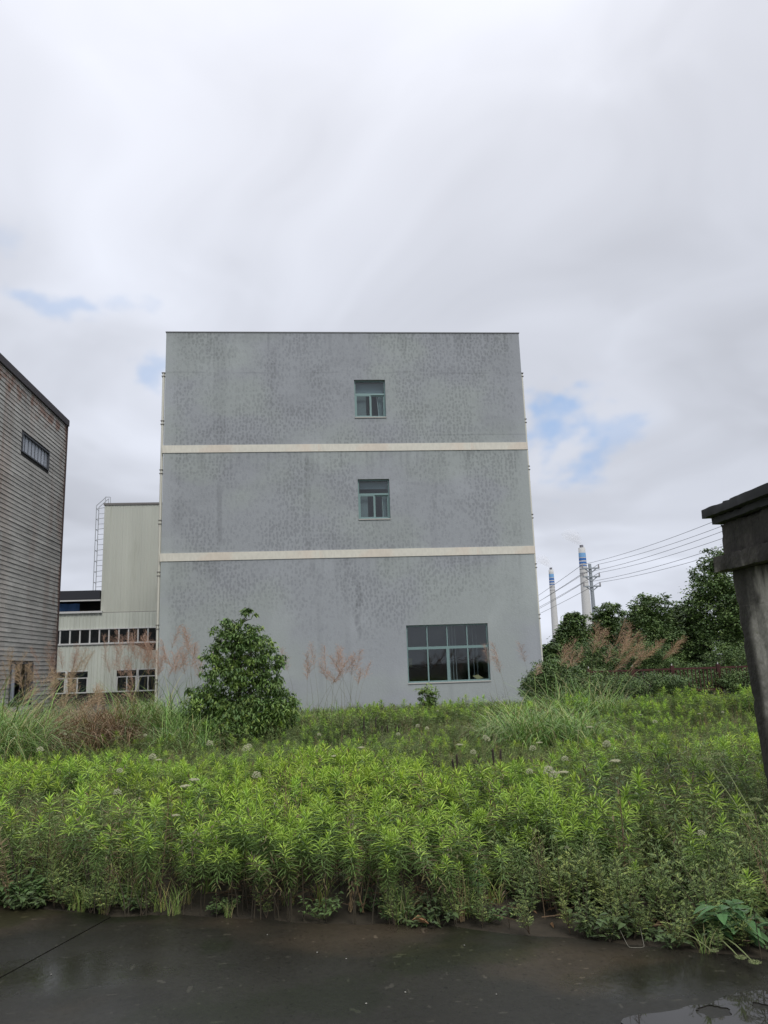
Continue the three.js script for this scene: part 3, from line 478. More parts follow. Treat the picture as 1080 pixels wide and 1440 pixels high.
// goldenrod-like weed: single stem, narrow leaves crowding into a tuft at the top, bare brown stalk below
const GR = { young: [0.37, 0.54, 0.066], leaf: [0.12, 0.205, 0.036], old: [0.2, 0.19, 0.06], dead: [0.14, 0.095, 0.05], stalk: [0.05, 0.04, 0.024] };
function goldenrod(seed, H = 0.6, sick = false) {
  const L = new Leafy(seed), S = new Leafy(seed + 1), r = L.r, bow = sick ? 0.5 : 0.14, lean = V((r() - 0.5) * bow, 0, (r() - 0.5) * bow), at = (t) => V(lean.x * t * t, H * t, lean.z * t * t);
  for (let i = 0; i < 5; i++) S.stem(at(i / 5), at((i + 1) / 5), 0.0042 - i * 0.0005, 0.0037 - i * 0.0005, i < 3 ? vary(GR.stalk, r) : vary([0.12, 0.16, 0.04], r));
  const n = 84; for (let i = 0; i < n; i++) {
    const t = 0.44 + 0.55 * (i / (n - 1)) ** 0.75, a = i * 2.399 + r() * 0.5, k = (t - 0.44) / 0.55, len = lerp(0.06, 0.108, Math.sin(Math.min(1, k * 1.25) * Math.PI * 0.62)) * (0.8 + 0.4 * r()) * (k > 0.9 ? 0.72 : 1);
    const el = lerp(-0.25, 0.45, k) + (k > 0.82 ? (k - 0.82) * 4.2 : 0) + (r() - 0.5) * 0.35; if ((k < 0.3 && r() < 0.4) || (sick && r() < 0.3)) continue;
    const col = (k < 0.22 && r() < 0.55) || (sick && r() < 0.35) ? vary(r() < 0.5 ? GR.dead : GR.old, r) : k > 0.72 && r() < 0.85 ? vary(GR.young, r, 0.25) : vary(GR.leaf, r, 0.4);
    L.leaf(at(t), V(Math.cos(a) * Math.cos(el), Math.sin(el), Math.sin(a) * Math.cos(el)), len, 0.0098 * (0.8 + 0.5 * r()), 0.12 + 0.22 * r(), col, 0.28, (r() - 0.5) * 0.5);
  }
  return [S.geo(), L.geo()];
}
// mugwort-like bush: several branching stems with small divided grey-green leaves
function mugwort(seed, H = 0.45) {
  const L = new Leafy(seed), S = new Leafy(seed + 1), r = L.r;
  for (let k = 0; k < 5; k++) {
    const a0 = r() * 6.28, sp = 0.05 + r() * 0.12, h = H * (0.65 + r() * 0.45), at = (t) => V(Math.cos(a0) * sp * t * 1.2, h * t, Math.sin(a0) * sp * t * 1.2);
    S.stem(at(0), at(0.6), 0.004, 0.0028, vary([0.10, 0.075, 0.045], r)); S.stem(at(0.6), at(1), 0.0028, 0.0012, vary([0.1, 0.11, 0.045], r));
    for (let i = 0; i < 21; i++) {
      const t = 0.2 + 0.8 * i / 20, a = i * 2.4 + r(), el = 0.25 + 0.5 * t + (r() - 0.5) * 0.5, ln = lerp(0.06, 0.026, t * t) * (0.7 + 0.6 * r()), d = V(Math.cos(a) * Math.cos(el), Math.sin(el), Math.sin(a) * Math.cos(el)), b = at(t);
      const pale = r() < 0.35, c = pale ? [0.31, 0.40, 0.11] : [0.135, 0.205, 0.052];
      for (let j = 0; j < 5; j++) { const q = b.clone().addScaledVector(d, ln * (0.35 + 0.16 * j)), sd = j === 4 ? d : d.clone().applyAxisAngle(V(0, 1, 0), (j % 2 ? 1 : -1) * (0.7 + 0.3 * r())); L.dia(q, sd, ln * 0.6, ln * 0.2, vary(c, r), (r() - 0.5) * 1.4); }
    }
  }
  return [S.geo(), L.geo()];
}
// wispy daisy-like weed gone thin: fine stems with sparse narrow leaves, some straw-brown
function wispy(seed, H = 0.55) {
  const L = new Leafy(seed), S = new Leafy(seed + 1), r = L.r;
  for (let k = 0; k < 6; k++) {
    const a0 = r() * 6.28, sp = r() * 0.16, h = H * (0.6 + 0.5 * r()), dry = r() < 0.2, at = (t) => V(Math.cos(a0) * (0.03 + sp * t * t), h * t, Math.sin(a0) * (0.03 + sp * t * t));
    const sc = dry ? [0.23, 0.16, 0.085] : [0.15, 0.18, 0.06]; S.stem(at(0), at(0.5), 0.0028, 0.002, vary(sc, r), 3); S.stem(at(0.5), at(1), 0.002, 0.001, vary(sc, r), 3);
    for (let i = 0; i < 16; i++) { const t = 0.25 + 0.75 * r(), a = r() * 6.28, el = 0.5 + (r() - 0.5) * 0.9; L.leaf(at(t), V(Math.cos(a) * Math.cos(el), Math.sin(el), Math.sin(a) * Math.cos(el)), 0.04 + 0.045 * r(), 0.0085, 0.3, vary(dry ? [0.24, 0.17, 0.085] : [0.25, 0.36, 0.08], r, 0.4), 0.1); }
    for (let i = 0; i < 5; i++) { const q = at(0.75 + 0.25 * r()), a = r() * 6.28, e = q.clone().add(V(Math.cos(a) * 0.05, 0.05 + 0.03 * r(), Math.sin(a) * 0.05)); S.stem(q, e, 0.0012, 0.0007, vary(sc, r), 3); L.dia(e, V(0, 1, 0.1), 0.012, 0.008, vary([0.28, 0.31, 0.12], r), r()); }
  }
  return [S.geo(), L.geo()];
}
function tuft(seed, H, n, wid, cols, spread = 0.04, droop = 1.2) {
  const L = new Leafy(seed), r = L.r; for (let i = 0; i < n; i++) { const a = r() * 6.28, b = V((r() - 0.5) * spread * 2, 0, (r() - 0.5) * spread * 2); L.blade(b, a, H * (0.55 + 0.6 * r()), wid * (0.7 + 0.6 * r()), 0.08 + r() * 0.35, droop * (0.4 + 0.9 * r()), vary(cols[Math.floor(r() * cols.length)], r, 0.35), 5); }
  return L.geo();
}
// round-leaved low plant
function broadleaf(seed, H, n, size, col) {
  const L = new Leafy(seed), S = new Leafy(seed + 1), r = L.r;
  for (let k = 0; k < n; k++) {
    const a = r() * 6.28, rad = Math.sqrt(r()) * H * 0.8, top = V(Math.cos(a) * rad, H * (0.35 + 0.6 * r()) * (1 - 0.35 * rad / H), Math.sin(a) * rad), root = V(top.x * 0.15, 0, top.z * 0.15);
    S.stem(root, top, 0.003, 0.0015, vary([0.1, 0.12, 0.04], r), 3);
    for (let i = 0; i < 7; i++) { const t = 0.45 + 0.55 * i / 6, b = root.clone().lerp(top, t), g = r() * 6.28, el = 0.15 + (r() - 0.5) * 0.7; L.leaf(b, V(Math.cos(g) * Math.cos(el), Math.sin(el), Math.sin(g) * Math.cos(el)), size * (0.7 + 0.6 * r()), size * 0.52, 0.3, vary(col, r, 0.4), 0.15, (r() - 0.5) * 0.6); }
  }
  return [S.geo(), L.geo()];
}
const both = ([s, l]) => { const g = mergeGeometries([s, l]); return g; };

// ---------------------------------------------------------------- trees
function crown(L, lobes, n, len, wid, cols, hang = -0.3, small = false) {
  const r = L.r, tot = lobes.reduce((s, l) => s + l[3] * l[4] * l[5], 0);
  for (const [cx, cy, cz, rx, ry, rz] of lobes) {
    const clumps = Math.max(6, Math.round(n * rx * ry * rz / tot / 26));
    for (let k = 0; k < clumps; k++) {
      const u = r() * 2 - 1, ph = r() * 6.28, q = Math.sqrt(1 - u * u), rad = 0.45 + 0.6 * r() ** 0.6, cc = V(cx + rx * rad * q * Math.cos(ph), cy + ry * rad * u, cz + rz * rad * q * Math.sin(ph)), cs = (rx + ry) * (0.09 + 0.08 * r()), tone = vary(cols[Math.floor(r() * cols.length)], r, 0.35);
      for (let i = 0; i < 26; i++) {
        const p = V(cc.x + (r() + r() - 1) * cs * 1.3, cc.y + (r() + r() - 1) * cs * 0.8, cc.z + (r() + r() - 1) * cs * 1.3), a = r() * 6.28, el = hang + (r() - 0.5) * 1.2, d = V(Math.cos(a) * Math.cos(el), Math.sin(el), Math.sin(a) * Math.cos(el));
        if (small) L.dia(p, d, len * (0.7 + 0.6 * r()), wid * (0.7 + 0.6 * r()), vary(tone, r, 0.3), (r() - 0.5) * 1.6); else L.leaf(p, d, len * (0.7 + 0.6 * r()), wid * (0.8 + 0.4 * r()), 0.25, vary(tone, r, 0.3), 0.12, (r() - 0.5));
      }
    }
  }
}
function limbs(S, H, lobes, r0, col) {
  const r = S.r; let p = V(0, -0.05, 0); const top = H * 0.8; for (let i = 1; i <= 6; i++) { const q = V((r() - 0.5) * 0.06 * H * i / 6, top * i / 6, (r() - 0.5) * 0.06 * H * i / 6); S.stem(p, q, r0 * (1 - 0.75 * (i - 1) / 6), r0 * (1 - 0.75 * i / 6), vary(col, r), 7); p = q; }
  for (const [cx, cy, cz, rx] of lobes) for (let k = 0; k < 3; k++) { const b = V(cx * 0.1, Math.max(0.12 * H, cy - rx * (0.5 + 0.5 * r())), cz * 0.1), e = V(cx + (r() - 0.5) * rx, cy + (r() - 0.3) * rx * 0.6, cz + (r() - 0.5) * rx), m = b.clone().lerp(e, 0.5).add(V(0, 0.08 * rx, 0)); S.stem(b, m, r0 * 0.38, r0 * 0.25, vary(col, r), 5); S.stem(m, e, r0 * 0.25, r0 * 0.08, vary(col, r), 5); }
}
function tree(name, label, category, pos, H, lobes, n, len, wid, cols, o = {}) {
  const t = thing(name, label, category, pos, o.group), S = new Leafy(o.seed ?? 9), L = new Leafy((o.seed ?? 9) + 3);
  limbs(S, H, lobes, o.r0 ?? H * 0.022, [0.07, 0.058, 0.045]); crown(L, lobes, n, len, wid, cols, o.hang ?? -0.3, o.small);
  part(t, o.stem ?? 'trunk', S.geo(), stemMat); part(t, o.leafs ?? 'crown', L.geo(), o.mat ?? glossLeaf); return t;
}
const camph = [[0.115, 0.20, 0.045], [0.155, 0.25, 0.055], [0.215, 0.315, 0.065], [0.085, 0.15, 0.038]];
tree('young_tree', 'young bushy evergreen tree with a conical crown before the grey wall', 'tree', [-1.62, 0, -16], 2.9,
  [[0.02, 0.62, 0, 0.85, 0.5, 0.75], [-0.62, 0.85, 0.1, 0.46, 0.42, 0.45], [-0.76, 1.22, 0.05, 0.27, 0.24, 0.3], [0.68, 0.86, 0.1, 0.52, 0.42, 0.5], [0.62, 1.34, 0.1, 0.34, 0.30, 0.34], [-0.22, 1.42, 0.2, 0.42, 0.3, 0.4], [0.16, 1.58, -0.1, 0.44, 0.34, 0.42], [-0.3, 1.92, 0.05, 0.34, 0.28, 0.34], [0.3, 1.98, 0.1, 0.38, 0.3, 0.36], [-0.02, 2.3, 0, 0.36, 0.3, 0.34], [-0.28, 2.3, 0, 0.3, 0.3, 0.3], [0.34, 2.25, 0, 0.3, 0.26, 0.3], [-0.52, 1.72, 0, 0.3, 0.3, 0.3], [0.62, 1.7, 0, 0.28, 0.28, 0.3], [-0.22, 2.55, 0, 0.17, 0.16, 0.18], [0.14, 2.64, 0.02, 0.18, 0.17, 0.18], [0.1, 2.82, 0, 0.1, 0.09, 0.1]], 24000, 0.08, 0.032, camph, { seed: 21, hang: -0.45, r0: 0.05 });
{
  const green = [[0.085, 0.145, 0.04], [0.11, 0.18, 0.046], [0.145, 0.225, 0.055]]; // one leaf colour range for every tree and bush here
  const list = [ // px of crown centre line, py of the top, z, crown half width, tones, label
    [800, 862, -37, 1.15, green, 'roadside tree showing beside the grey building corner'],
    [850, 848, -39, 1.35, green, 'round tree directly below the utility pole'],
    [908, 836, -36, 1.7, green, 'broad tree with flat top behind the rusty fence'],
    [1003, 772, -35, 1.75, green, 'tallest tree with billowing crown behind the gate pier'],
    [958, 846, -37.5, 1.4, green, 'tree filling the gap between flat-topped and tallest trees'],
    [1052, 790, -38, 1.8, green, 'tree mostly hidden by the concrete gate pier'],
    [868, 868, -44, 1.7, green, 'tree set back behind the row of roadside trees'],
    [772, 905, -33, 0.7, green, 'low green tree squeezed against the grey building corner'],
  ];
  list.forEach(([px, py, z, w, cols, label], i) => {
    const t = atZ(px, py, z), H = t.y, r = rng(300 + i), lobes = [[0, H * 0.55, 0, w * 0.85, H * 0.26, w * 0.8]];
    const base = H > 5 ? 0.24 : 0.3;
    for (let k = 0; k < 9; k++) { const a = k * 2.4 + r(), u = base + (0.9 - base) * (k / 8), s = w * (0.42 + 0.2 * r()) * (u > 0.75 ? 0.8 : 1); lobes.push([Math.cos(a) * w * 0.6 * (1.1 - u * 0.75), Math.min(H * u, H - s * 0.75), Math.sin(a) * w * 0.6 * (1.1 - u * 0.75), s, s * 0.72, s]); }
    lobes.push([0, H - w * 0.32, 0, w * 0.42, w * 0.34, w * 0.42]);
    tree('roadside_tree', label, 'tree', [t.x, 0, z], H, lobes, 27000, 0.14, 0.075, cols, { seed: 400 + i * 7, small: true, hang: -0.2, group: 'roadside trees behind the fence', r0: 0.09 });
  });
  // dense bushes below and beside
  const bush0 = 2.4, bush = (px, z, w, h, cols, label, n = 4200, seed = 1) => { const t = atZ(px, 950, z), r = rng(seed), lobes = [[0, h * 0.5, 0, w, h * 0.42, w * 0.7]]; for (let k = 0; k < 6; k++) lobes.push([(r() - 0.5) * w * 1.5, h * (0.3 + 0.45 * r()), (r() - 0.5) * w, w * 0.5, h * 0.26, w * 0.45]); tree('bush', label, 'bush', [t.x, 0, z], h, lobes, n * bush0, 0.085, 0.042, cols, { seed, small: true, group: 'bushes at the yard edge', stem: 'branches', leafs: 'foliage', r0: 0.03 }); };
  bush(790, -23.5, 1.0, 1.75, green, 'bush behind pink plumes at the grey building corner', 6500, 51);
  bush(752, -26.5, 0.5, 1.25, green, 'small bush pressed against the lower right wall corner', 2600, 52);
  bush(905, -29.2, 1.4, 1.05, green, 'low bush before the first fence posts', 4600, 53);
  bush(985, -31.6, 1.5, 0.9, green, 'low bush behind the fence near the gate pier', 3800, 54);
  bush(850, -30.5, 1.2, 1.3, green, 'bush under the flat-topped tree', 4200, 55);
  bush(1035, -30.2, 1.1, 1.1, green, 'bush at the fence end behind the gate pier', 3200, 56);
  bush(905, -33, 1.5, 2.5, green, 'tall leafy undergrowth behind the first fence bay', 6000, 61);
  bush(975, -33.4, 1.4, 1.3, green, 'tall leafy undergrowth behind the middle fence bay', 6000, 62);
  bush(1045, -33, 1.4, 2.2, green, 'tall leafy undergrowth behind the fence near the pier', 5000, 63);
  bush(835, -34.5, 1.3, 2.6, green, 'tall leafy undergrowth below the utility pole tree', 5000, 64);
  bush(600, -25.2, 0.34, 1.12, camph, 'small leafy sapling bush under the large window', 700, 57);
  bush(215, -19.5, 0.55, 0.95, camph, 'small bush among silvergrass left of the conical tree', 1500, 58);
}
// rusty fence
{
  const f = thing('rusty_fence', 'low rusty red steel fence with posts and rails under the dark trees', 'fence', [0, 0, -30]);
  const rustM = std(1, 1, 1, 0.9, { map: paint(128, 128, 0.8, 0.8, (u, v) => { const s = 0.6 + 0.8 * fbm(u * 6, v * 6, 2, 4); return [0.055 * s, 0.018 * s, 0.015 * s]; }) }), white = std(0.6, 0.6, 0.58, 0.5);
  const xs = [890, 946, 1011, 1078].map((px) => atZ(px, 950, -30).x); xs.unshift(xs[0] - 1.75); for (let k = 0; k < 3; k++) xs.push(xs[xs.length - 1] + 1.9);
  xs.forEach((x, i) => { const p = part(f, 'post', box(x - 0.07, x + 0.07, -0.05, 1.22, -0.06, 0.06), rustM); part(p, 'insulator', tube([x, 1.22, 0], [x, 1.29, 0], 0.02, 0.015, 8), white);
    if (i) for (const y of [0.22, 1.05]) part(f, 'rail', box(xs[i - 1] + 0.07, x - 0.07, y, y + 0.07, -0.03, 0.03), rustM);
    if (i) for (let k = 1; k < 12; k++) { const q = lerp(xs[i - 1], x, k / 12); part(f, 'picket', box(q - 0.016, q + 0.016, 0.29, 1.05, -0.014, 0.014), rustM); } });
}

// ---------------------------------------------------------------- silvergrass clumps with plumes
const plumeMat = new THREE.MeshPhysicalMaterial({ vertexColors: true, roughness: 0.9, transmission: 0.3, thickness: 0, side: THREE.DoubleSide });
function plumeGeo(seed, h, lean, ang, col) {
  const L = new Leafy(seed), r = L.r, at = (t) => V(Math.cos(ang) * lean * t * t, h * t - lean * 0.25 * t * t, Math.sin(ang) * lean * t * t);
  for (let i = 0; i < 4; i++) L.stem(at(i / 4), at((i + 1) / 4), 0.005 - i * 0.001, 0.004 - i * 0.001, [0.19, 0.18, 0.075], 4);
  const dir = at(1).sub(at(0.85)).normalize(), tip = at(1), n = 78, P = Math.min(0.62, h * 0.34), side = r() * 6.28;
  for (let i = 0; i < n; i++) { const t = i / n, b = tip.clone().addScaledVector(dir, (t - 0.25) * P), a = side + (r() - 0.5) * 4.4, sp = 0.5 + 0.55 * r(), d = dir.clone().add(V(Math.cos(a) * sp, (r() - 0.5) * 0.3, Math.sin(a) * sp)).normalize(), c = vary(col, r, 0.35); let q = b; const ln = (0.13 + 0.16 * r()) * (1.1 - t * 0.5); for (let s = 0; s < 3; s++) { const e = q.clone().addScaledVector(d, ln / 3); L.dia(q, e.clone().sub(q), ln / 2.4, 0.0065, c, r() * 3); L.dia(q, d.clone().add(V((r() - 0.5) * 0.9, (r() - 0.5) * 0.6, (r() - 0.5) * 0.9)), 0.03, 0.006, c, r() * 3); d.y -= 0.2; d.normalize(); q = e; } }
  return L.geo();
}
const greenBlades = [[0.20, 0.36, 0.07], [0.26, 0.42, 0.085], [0.14, 0.26, 0.06], [0.36, 0.36, 0.14]], dryBlades = [[0.30, 0.19, 0.095], [0.24, 0.15, 0.075], [0.34, 0.235, 0.13]];
const PINK = [0.50, 0.33, 0.24], TAN = [0.48, 0.35, 0.22];
function clump(px, z, o) { // o: h blades, n, w spread, plumes, plume height, tones, label
  const p = atZ(px, 960, z), t = thing(o.name ?? 'silvergrass_clump', o.label, 'grass clump', [p.x, 0, z], o.group ?? 'silvergrass clumps'), r = rng(o.seed);
  part(t, 'blades', tuft(o.seed, o.h, Math.round(o.n * 3.6), 0.0125, o.cols ?? greenBlades, o.w, o.droop ?? 2.4), leafMat);
  for (let k = 0; k < (o.plumes ?? 0); k++) { const m = part(t, 'plume', plumeGeo(o.seed + 50 + k, o.ph * (0.75 + 0.4 * r()), (o.lean ?? 0.15) + 0.45 * r(), o.toward !== undefined ? o.toward + (r() - 0.5) * 2 : r() * 6.28, o.col ?? PINK), plumeMat); m.position.set((r() - 0.5) * 2 * o.w, 0, (r() - 0.5) * o.w); }
  return t;
}
[
  [0, -13, { h: 2.15, n: 260, w: 0.55, seed: 601, label: 'broad bright green silvergrass clump below the lap-clad building' }],
  [-70, -12, { h: 1.9, n: 200, w: 0.7, seed: 602, label: 'bright green silvergrass at the far left of the weedy lot' }],
  [90, -15.5, { h: 0.9, n: 45, w: 0.6, plumes: 12, ph: 1.2, col: TAN, seed: 603, label: 'silvergrass clump with tan plumes beside the bright left clump' }],
  [222, -17, { h: 2.0, n: 230, w: 0.75, plumes: 2, ph: 1.5, seed: 604, label: 'green silvergrass clump just left of the conical tree' }],
  [262, -15, { h: 1.3, n: 130, w: 0.5, seed: 605, label: 'small silvergrass clump at the foot of the conical tree' }],
  [255, -21, { h: 1.2, n: 120, w: 0.7, plumes: 20, ph: 2.15, seed: 606, label: 'tall pink-plumed silvergrass before the left corner of the grey wall' }],
  [455, -21, { h: 1.0, n: 110, w: 0.9, plumes: 18, ph: 1.6, seed: 607, label: 'pink-plumed silvergrass before the wall right of the conical tree' }],
  [190, -24, { h: 1.3, n: 140, w: 0.8, plumes: 24, ph: 2.2, seed: 608, label: 'dense pink-plumed silvergrass covering the pale building window' }],
  [40, -22, { h: 1.3, n: 140, w: 1.2, plumes: 22, ph: 1.8, col: TAN, seed: 609, label: 'tan-plumed silvergrass below the lap-clad building window' }],
  [10, -17, { h: 1.1, n: 80, w: 0.7, plumes: 9, ph: 1.45, col: TAN, seed: 620, label: 'tan-plumed silvergrass behind the bright left clump' }],
  [90, -25, { h: 1.3, n: 110, w: 0.7, plumes: 9, ph: 2.1, seed: 610, label: 'pink-plumed silvergrass at the lap-clad building corner' }],
  [765, -13.2, { h: 1.45, n: 300, w: 0.65, seed: 611, droop: 2.7, label: 'big drooping silvergrass clump in the middle of the weeds' }],
  [715, -14.5, { h: 1.3, n: 140, w: 0.5, seed: 612, droop: 2.7, label: 'lesser silvergrass clump beside the big drooping one' }],
  [810, -17.5, { h: 1.9, n: 150, w: 0.8, plumes: 14, lean: 0.45, toward: 0, ph: 1.95, col: [0.42, 0.27, 0.17], seed: 613, label: 'brown-plumed silvergrass before the dark corner bush' }],
  [868, -18.5, { h: 1.1, n: 80, w: 0.6, plumes: 8, lean: 0.5, toward: 0, ph: 1.7, col: [0.44, 0.29, 0.17], seed: 614, label: 'brown-plumed silvergrass leaning toward the rusty fence' }],
  [725, -22, { h: 0.8, n: 40, w: 0.5, plumes: 5, ph: 1.6, seed: 615, label: 'thin pink-plumed silvergrass against the lower right wall' }],
].forEach(([px, z, o]) => clump(px, z, o));
[[112, -15.6, 631], [142, -16.8, 632], [160, -16.2, 633], [85, -16.5, 634], [128, -18.2, 635], [175, -18.4, 636]].forEach(([px, z, seed]) => clump(px, z, { name: 'dry_grass_clump', h: 1.5, n: 170, w: 0.5, droop: 2.5, cols: dryBlades, seed, group: 'dead brown grass clumps', label: 'collapsed dead brown grass clump in front of the pale building' }));

// ---------------------------------------------------------------- the weed lot
const R = rng(2024);
function field(name, label, category, geos, spots, mat, tint = 0.25) { // one uncountable mass of plants
  const g = new THREE.Group(); g.name = numbered(name); g.userData = { label, category, kind: 'stuff' }; scene.add(g);
  const per = geos.map(() => []); spots.forEach((s, i) => per[i % geos.length].push(s)); const M = new THREE.Matrix4(), q = new THREE.Quaternion(), e = new THREE.Euler(), c = new THREE.Color();
  geos.forEach((geo, k) => { const im = new THREE.InstancedMesh(geo, mat, per[k].length); im.name = 'plants'; im.userData.kind = 'stuff'; per[k].forEach(([x, y, z, s, w = 1], i) => { e.set((R() - 0.5) * 0.22, R() * 6.28, (R() - 0.5) * 0.22); q.setFromEuler(e); M.compose(V(x, y, z), q, V(s * w, s, s * w)); im.setMatrixAt(i, M); const pt = patch(x * 1.4 + 60, z * 1.4) - 0.5, t = 1 + (R() - 0.5) * tint + pt * 0.5, h = (R() - 0.5) * 0.16 + (patch(x * 0.9, z * 0.9 + 80) - 0.5) * 0.16; c.setRGB(t * (1 + h), t, t * (1 - h)); im.setColorAt(i, c); }); finish(im); g.add(im); });
}
const soilY = -0.01;
const xr = (z) => [-0.62 * -z - 2.2, 0.56 * -z + 2.0]; // width of the lot that a camera near here sees
const inPier = (x, z) => x > 3.4 && z > -6.75 && z < -4.6;
function scatter(n, zNear, zFar, accept) {
  const out = []; let guard = 0;
  while (out.length < n && guard++ < n * 12) { const z = -Math.sqrt(lerp(zNear * zNear, zFar * zFar, R())), [a, b] = xr(z), x = lerp(a, b, R()); if (z > edgeZ(x) + 0.015 || inPier(x, z) || behind(x, z)) continue; const k = accept(x, z); if (k > 0 && R() < k) out.push([x, z]); }
  return out;
}
// where each kind grows
const patch = (x, z) => fbm(x * 0.55 + 3, z * 0.55, 3, 3);
const gold = (x, z) => { const d = edgeZ(x) - z; const core = lerp(0.55, 1, sstep(0.42, 0.5, patch(x * 2.2 + 7, z * 2.2))) * sstep(-2.8, -0.7, x + (patch(x, z) - 0.5)) * sstep(2.5, 1.5, x + 0.05 * z + (patch(z, x) - 0.5)) * sstep(-10.2, -9.0, z); const right = sstep(0.85, 1.35, x) ; const front = 1 - right * sstep(1.2, 0.5, d); return Math.max(core * front, (z < -8.5 ? 0.5 : 0.28) * sstep(0.42, 0.58, patch(x + 9, z)) * (z < -8.5 || x < 0 ? 1 : 0.35)); };
const behind = (x, z) => z < -20 && (z < -28.7 || x < -7.5 || (x > 8 && z < -27.5));
const tallness = (x, z) => { // the tall front stand, lower growth behind it, a ragged taller belt further back
  const stand = lerp(0.76, 1.06, sstep(-10.4, -9.2, z + (patch(x * 2, z) - 0.5) * 2)), belt = 0.5 * sstep(-14.5, -16, z) * sstep(-20.5, -18.5, z) * sstep(0.4, 0.6, patch(x * 2.5 + 70, z * 2)), clear = 1 - 0.38 * sstep(1.0, 1.35, x) * sstep(3.2, 2.7, x) * sstep(-12, -11, z) * sstep(-7.9, -8.7, z);
  return (stand + belt) * clear * (0.66 + 0.66 * patch(x * 1.7, z * 1.7 + 5)) * lerp(1, 0.6, sstep(-19.5, -23, z));
};
const goldSpots = [...scatter(3300, 4, 11, (x, z) => { const g = gold(x, z); return g > 0.4 ? g : g * 0.3 + 0.06; }), ...scatter(8200, 8.5, 28, (x, z) => Math.max(gold(x, z) * 0.8, 0.3 * sstep(0.36, 0.5, patch(x * 1.6 + 30, z * 1.6)) * (z < -9 ? 1 : 0.2)))].map(([x, z]) => [x, soilY, z, tallness(x, z) * (0.62 + 0.5 * R())]);
const goldVar = Array.from({ length: 10 }, (_, i) => goldenrod(1000 + i * 13, 0.54 + 0.035 * (i % 3), i > 6));
// those that show largest are plants of their own; the thicket behind is one mass
goldSpots.sort((a, b) => b[2] - a[2]);
const seen = goldSpots.filter(([x, , z]) => x > -0.62 * -z + 0.2 && x < 0.56 * -z), near = new Set(seen.slice(0, 300));
{
  const protos = goldVar.map(([s, l]) => { const g = new THREE.Group(); part(g, 'stem', s, stemMat); part(g, 'leaves', l, leafMat); return g; });
  let i = 0; for (const [x, y, z, s] of near) { const o = protos[i++ % 10].clone(); o.name = numbered('goldenrod_plant'); o.position.set(x, y, z); o.rotation.set((R() - 0.5) * 0.14, R() * 6.28, (R() - 0.5) * 0.14); o.scale.setScalar(s); o.userData = { label: 'leafy goldenrod stalk with a pale green tuft at the front of the thicket', category: 'weed', group: 'goldenrod stalks along the wet slab' }; scene.add(o); }
}
field('goldenrod_thicket', 'dense thicket of pale green goldenrod weeds', 'weeds', goldVar.map(both), goldSpots.filter((s) => !near.has(s)), leafMat);
const mugVar = Array.from({ length: 6 }, (_, i) => both(mugwort(2000 + i * 17, 0.46))), wisVar = Array.from({ length: 6 }, (_, i) => both(wispy(3000 + i * 19, 0.56)));
field('mugwort_cover', 'tangled grey-green mugwort covering the lot', 'weeds', mugVar, scatter(5600, 3.6, 28, (x, z) => { const d = edgeZ(x) - z, right = sstep(0.7, 1.5, x); return Math.max(0.95 * right * sstep(2.4, 1.2, d), 0.4 * sstep(0.42, 0.6, patch(x + 20, z + 4)) * (1 - gold(x, z)), d < 0.35 ? (x > -1.2 && x < 0.4 ? 0.15 : 0.8) : 0); }).map(([x, z]) => [x, soilY, z, tallness(x, z) * (edgeZ(x) - z < 0.3 ? 0.55 : 0.95) * (0.7 + 0.45 * R()), 1.1]), leafMat);
field('wispy_weeds', 'thin straw and green daisy weeds between the taller plants', 'weeds', wisVar, scatter(7000, 4, 28.5, (x, z) => { const l = sstep(-0.6, -2.0, x); return Math.max(0.85 * l * sstep(-14, -8, z), 0.5 * sstep(0.4, 0.6, patch(x + 40, z + 14)), z < -9 ? 0.35 : 0.1) * (1 - 0.8 * gold(x, z)); }).map(([x, z]) => [x, soilY, z, tallness(x, z) * (0.6 + 0.45 * R()), 1.1]), leafMat);
field('rough_grass', 'rough green and straw grass growing through the weeds', 'grass', Array.from({ length: 5 }, (_, i) => tuft(4000 + i, 0.36, 30, 0.0065, [[0.21, 0.34, 0.07], [0.27, 0.39, 0.085], [0.34, 0.31, 0.13]], 0.06, 1.4)), scatter(7500, 3.6, 28.6, (x, z) => z < -9 ? 0.8 : 0.45).map(([x, z]) => [x, soilY, z, tallness(x, z) * (0.6 + 0.7 * R()) * (edgeZ(x) - z < 0.25 ? 0.6 : 1)]), leafMat);
field('ground_leaves', 'low leafy ground cover under the weeds', 'weeds', Array.from({ length: 4 }, (_, i) => both(broadleaf(4100 + i, 0.16, 9, 0.045, [0.085, 0.145, 0.035]))), scatter(3600, 3.6, 26, (x, z) => (edgeZ(x) - z < 0.4 ? (x > -1.3 && x < 0.4 ? 0.14 : 0.9) : 0.3)).map(([x, z]) => [x, soilY, z, 0.7 + 0.7 * R()]), leafMat);
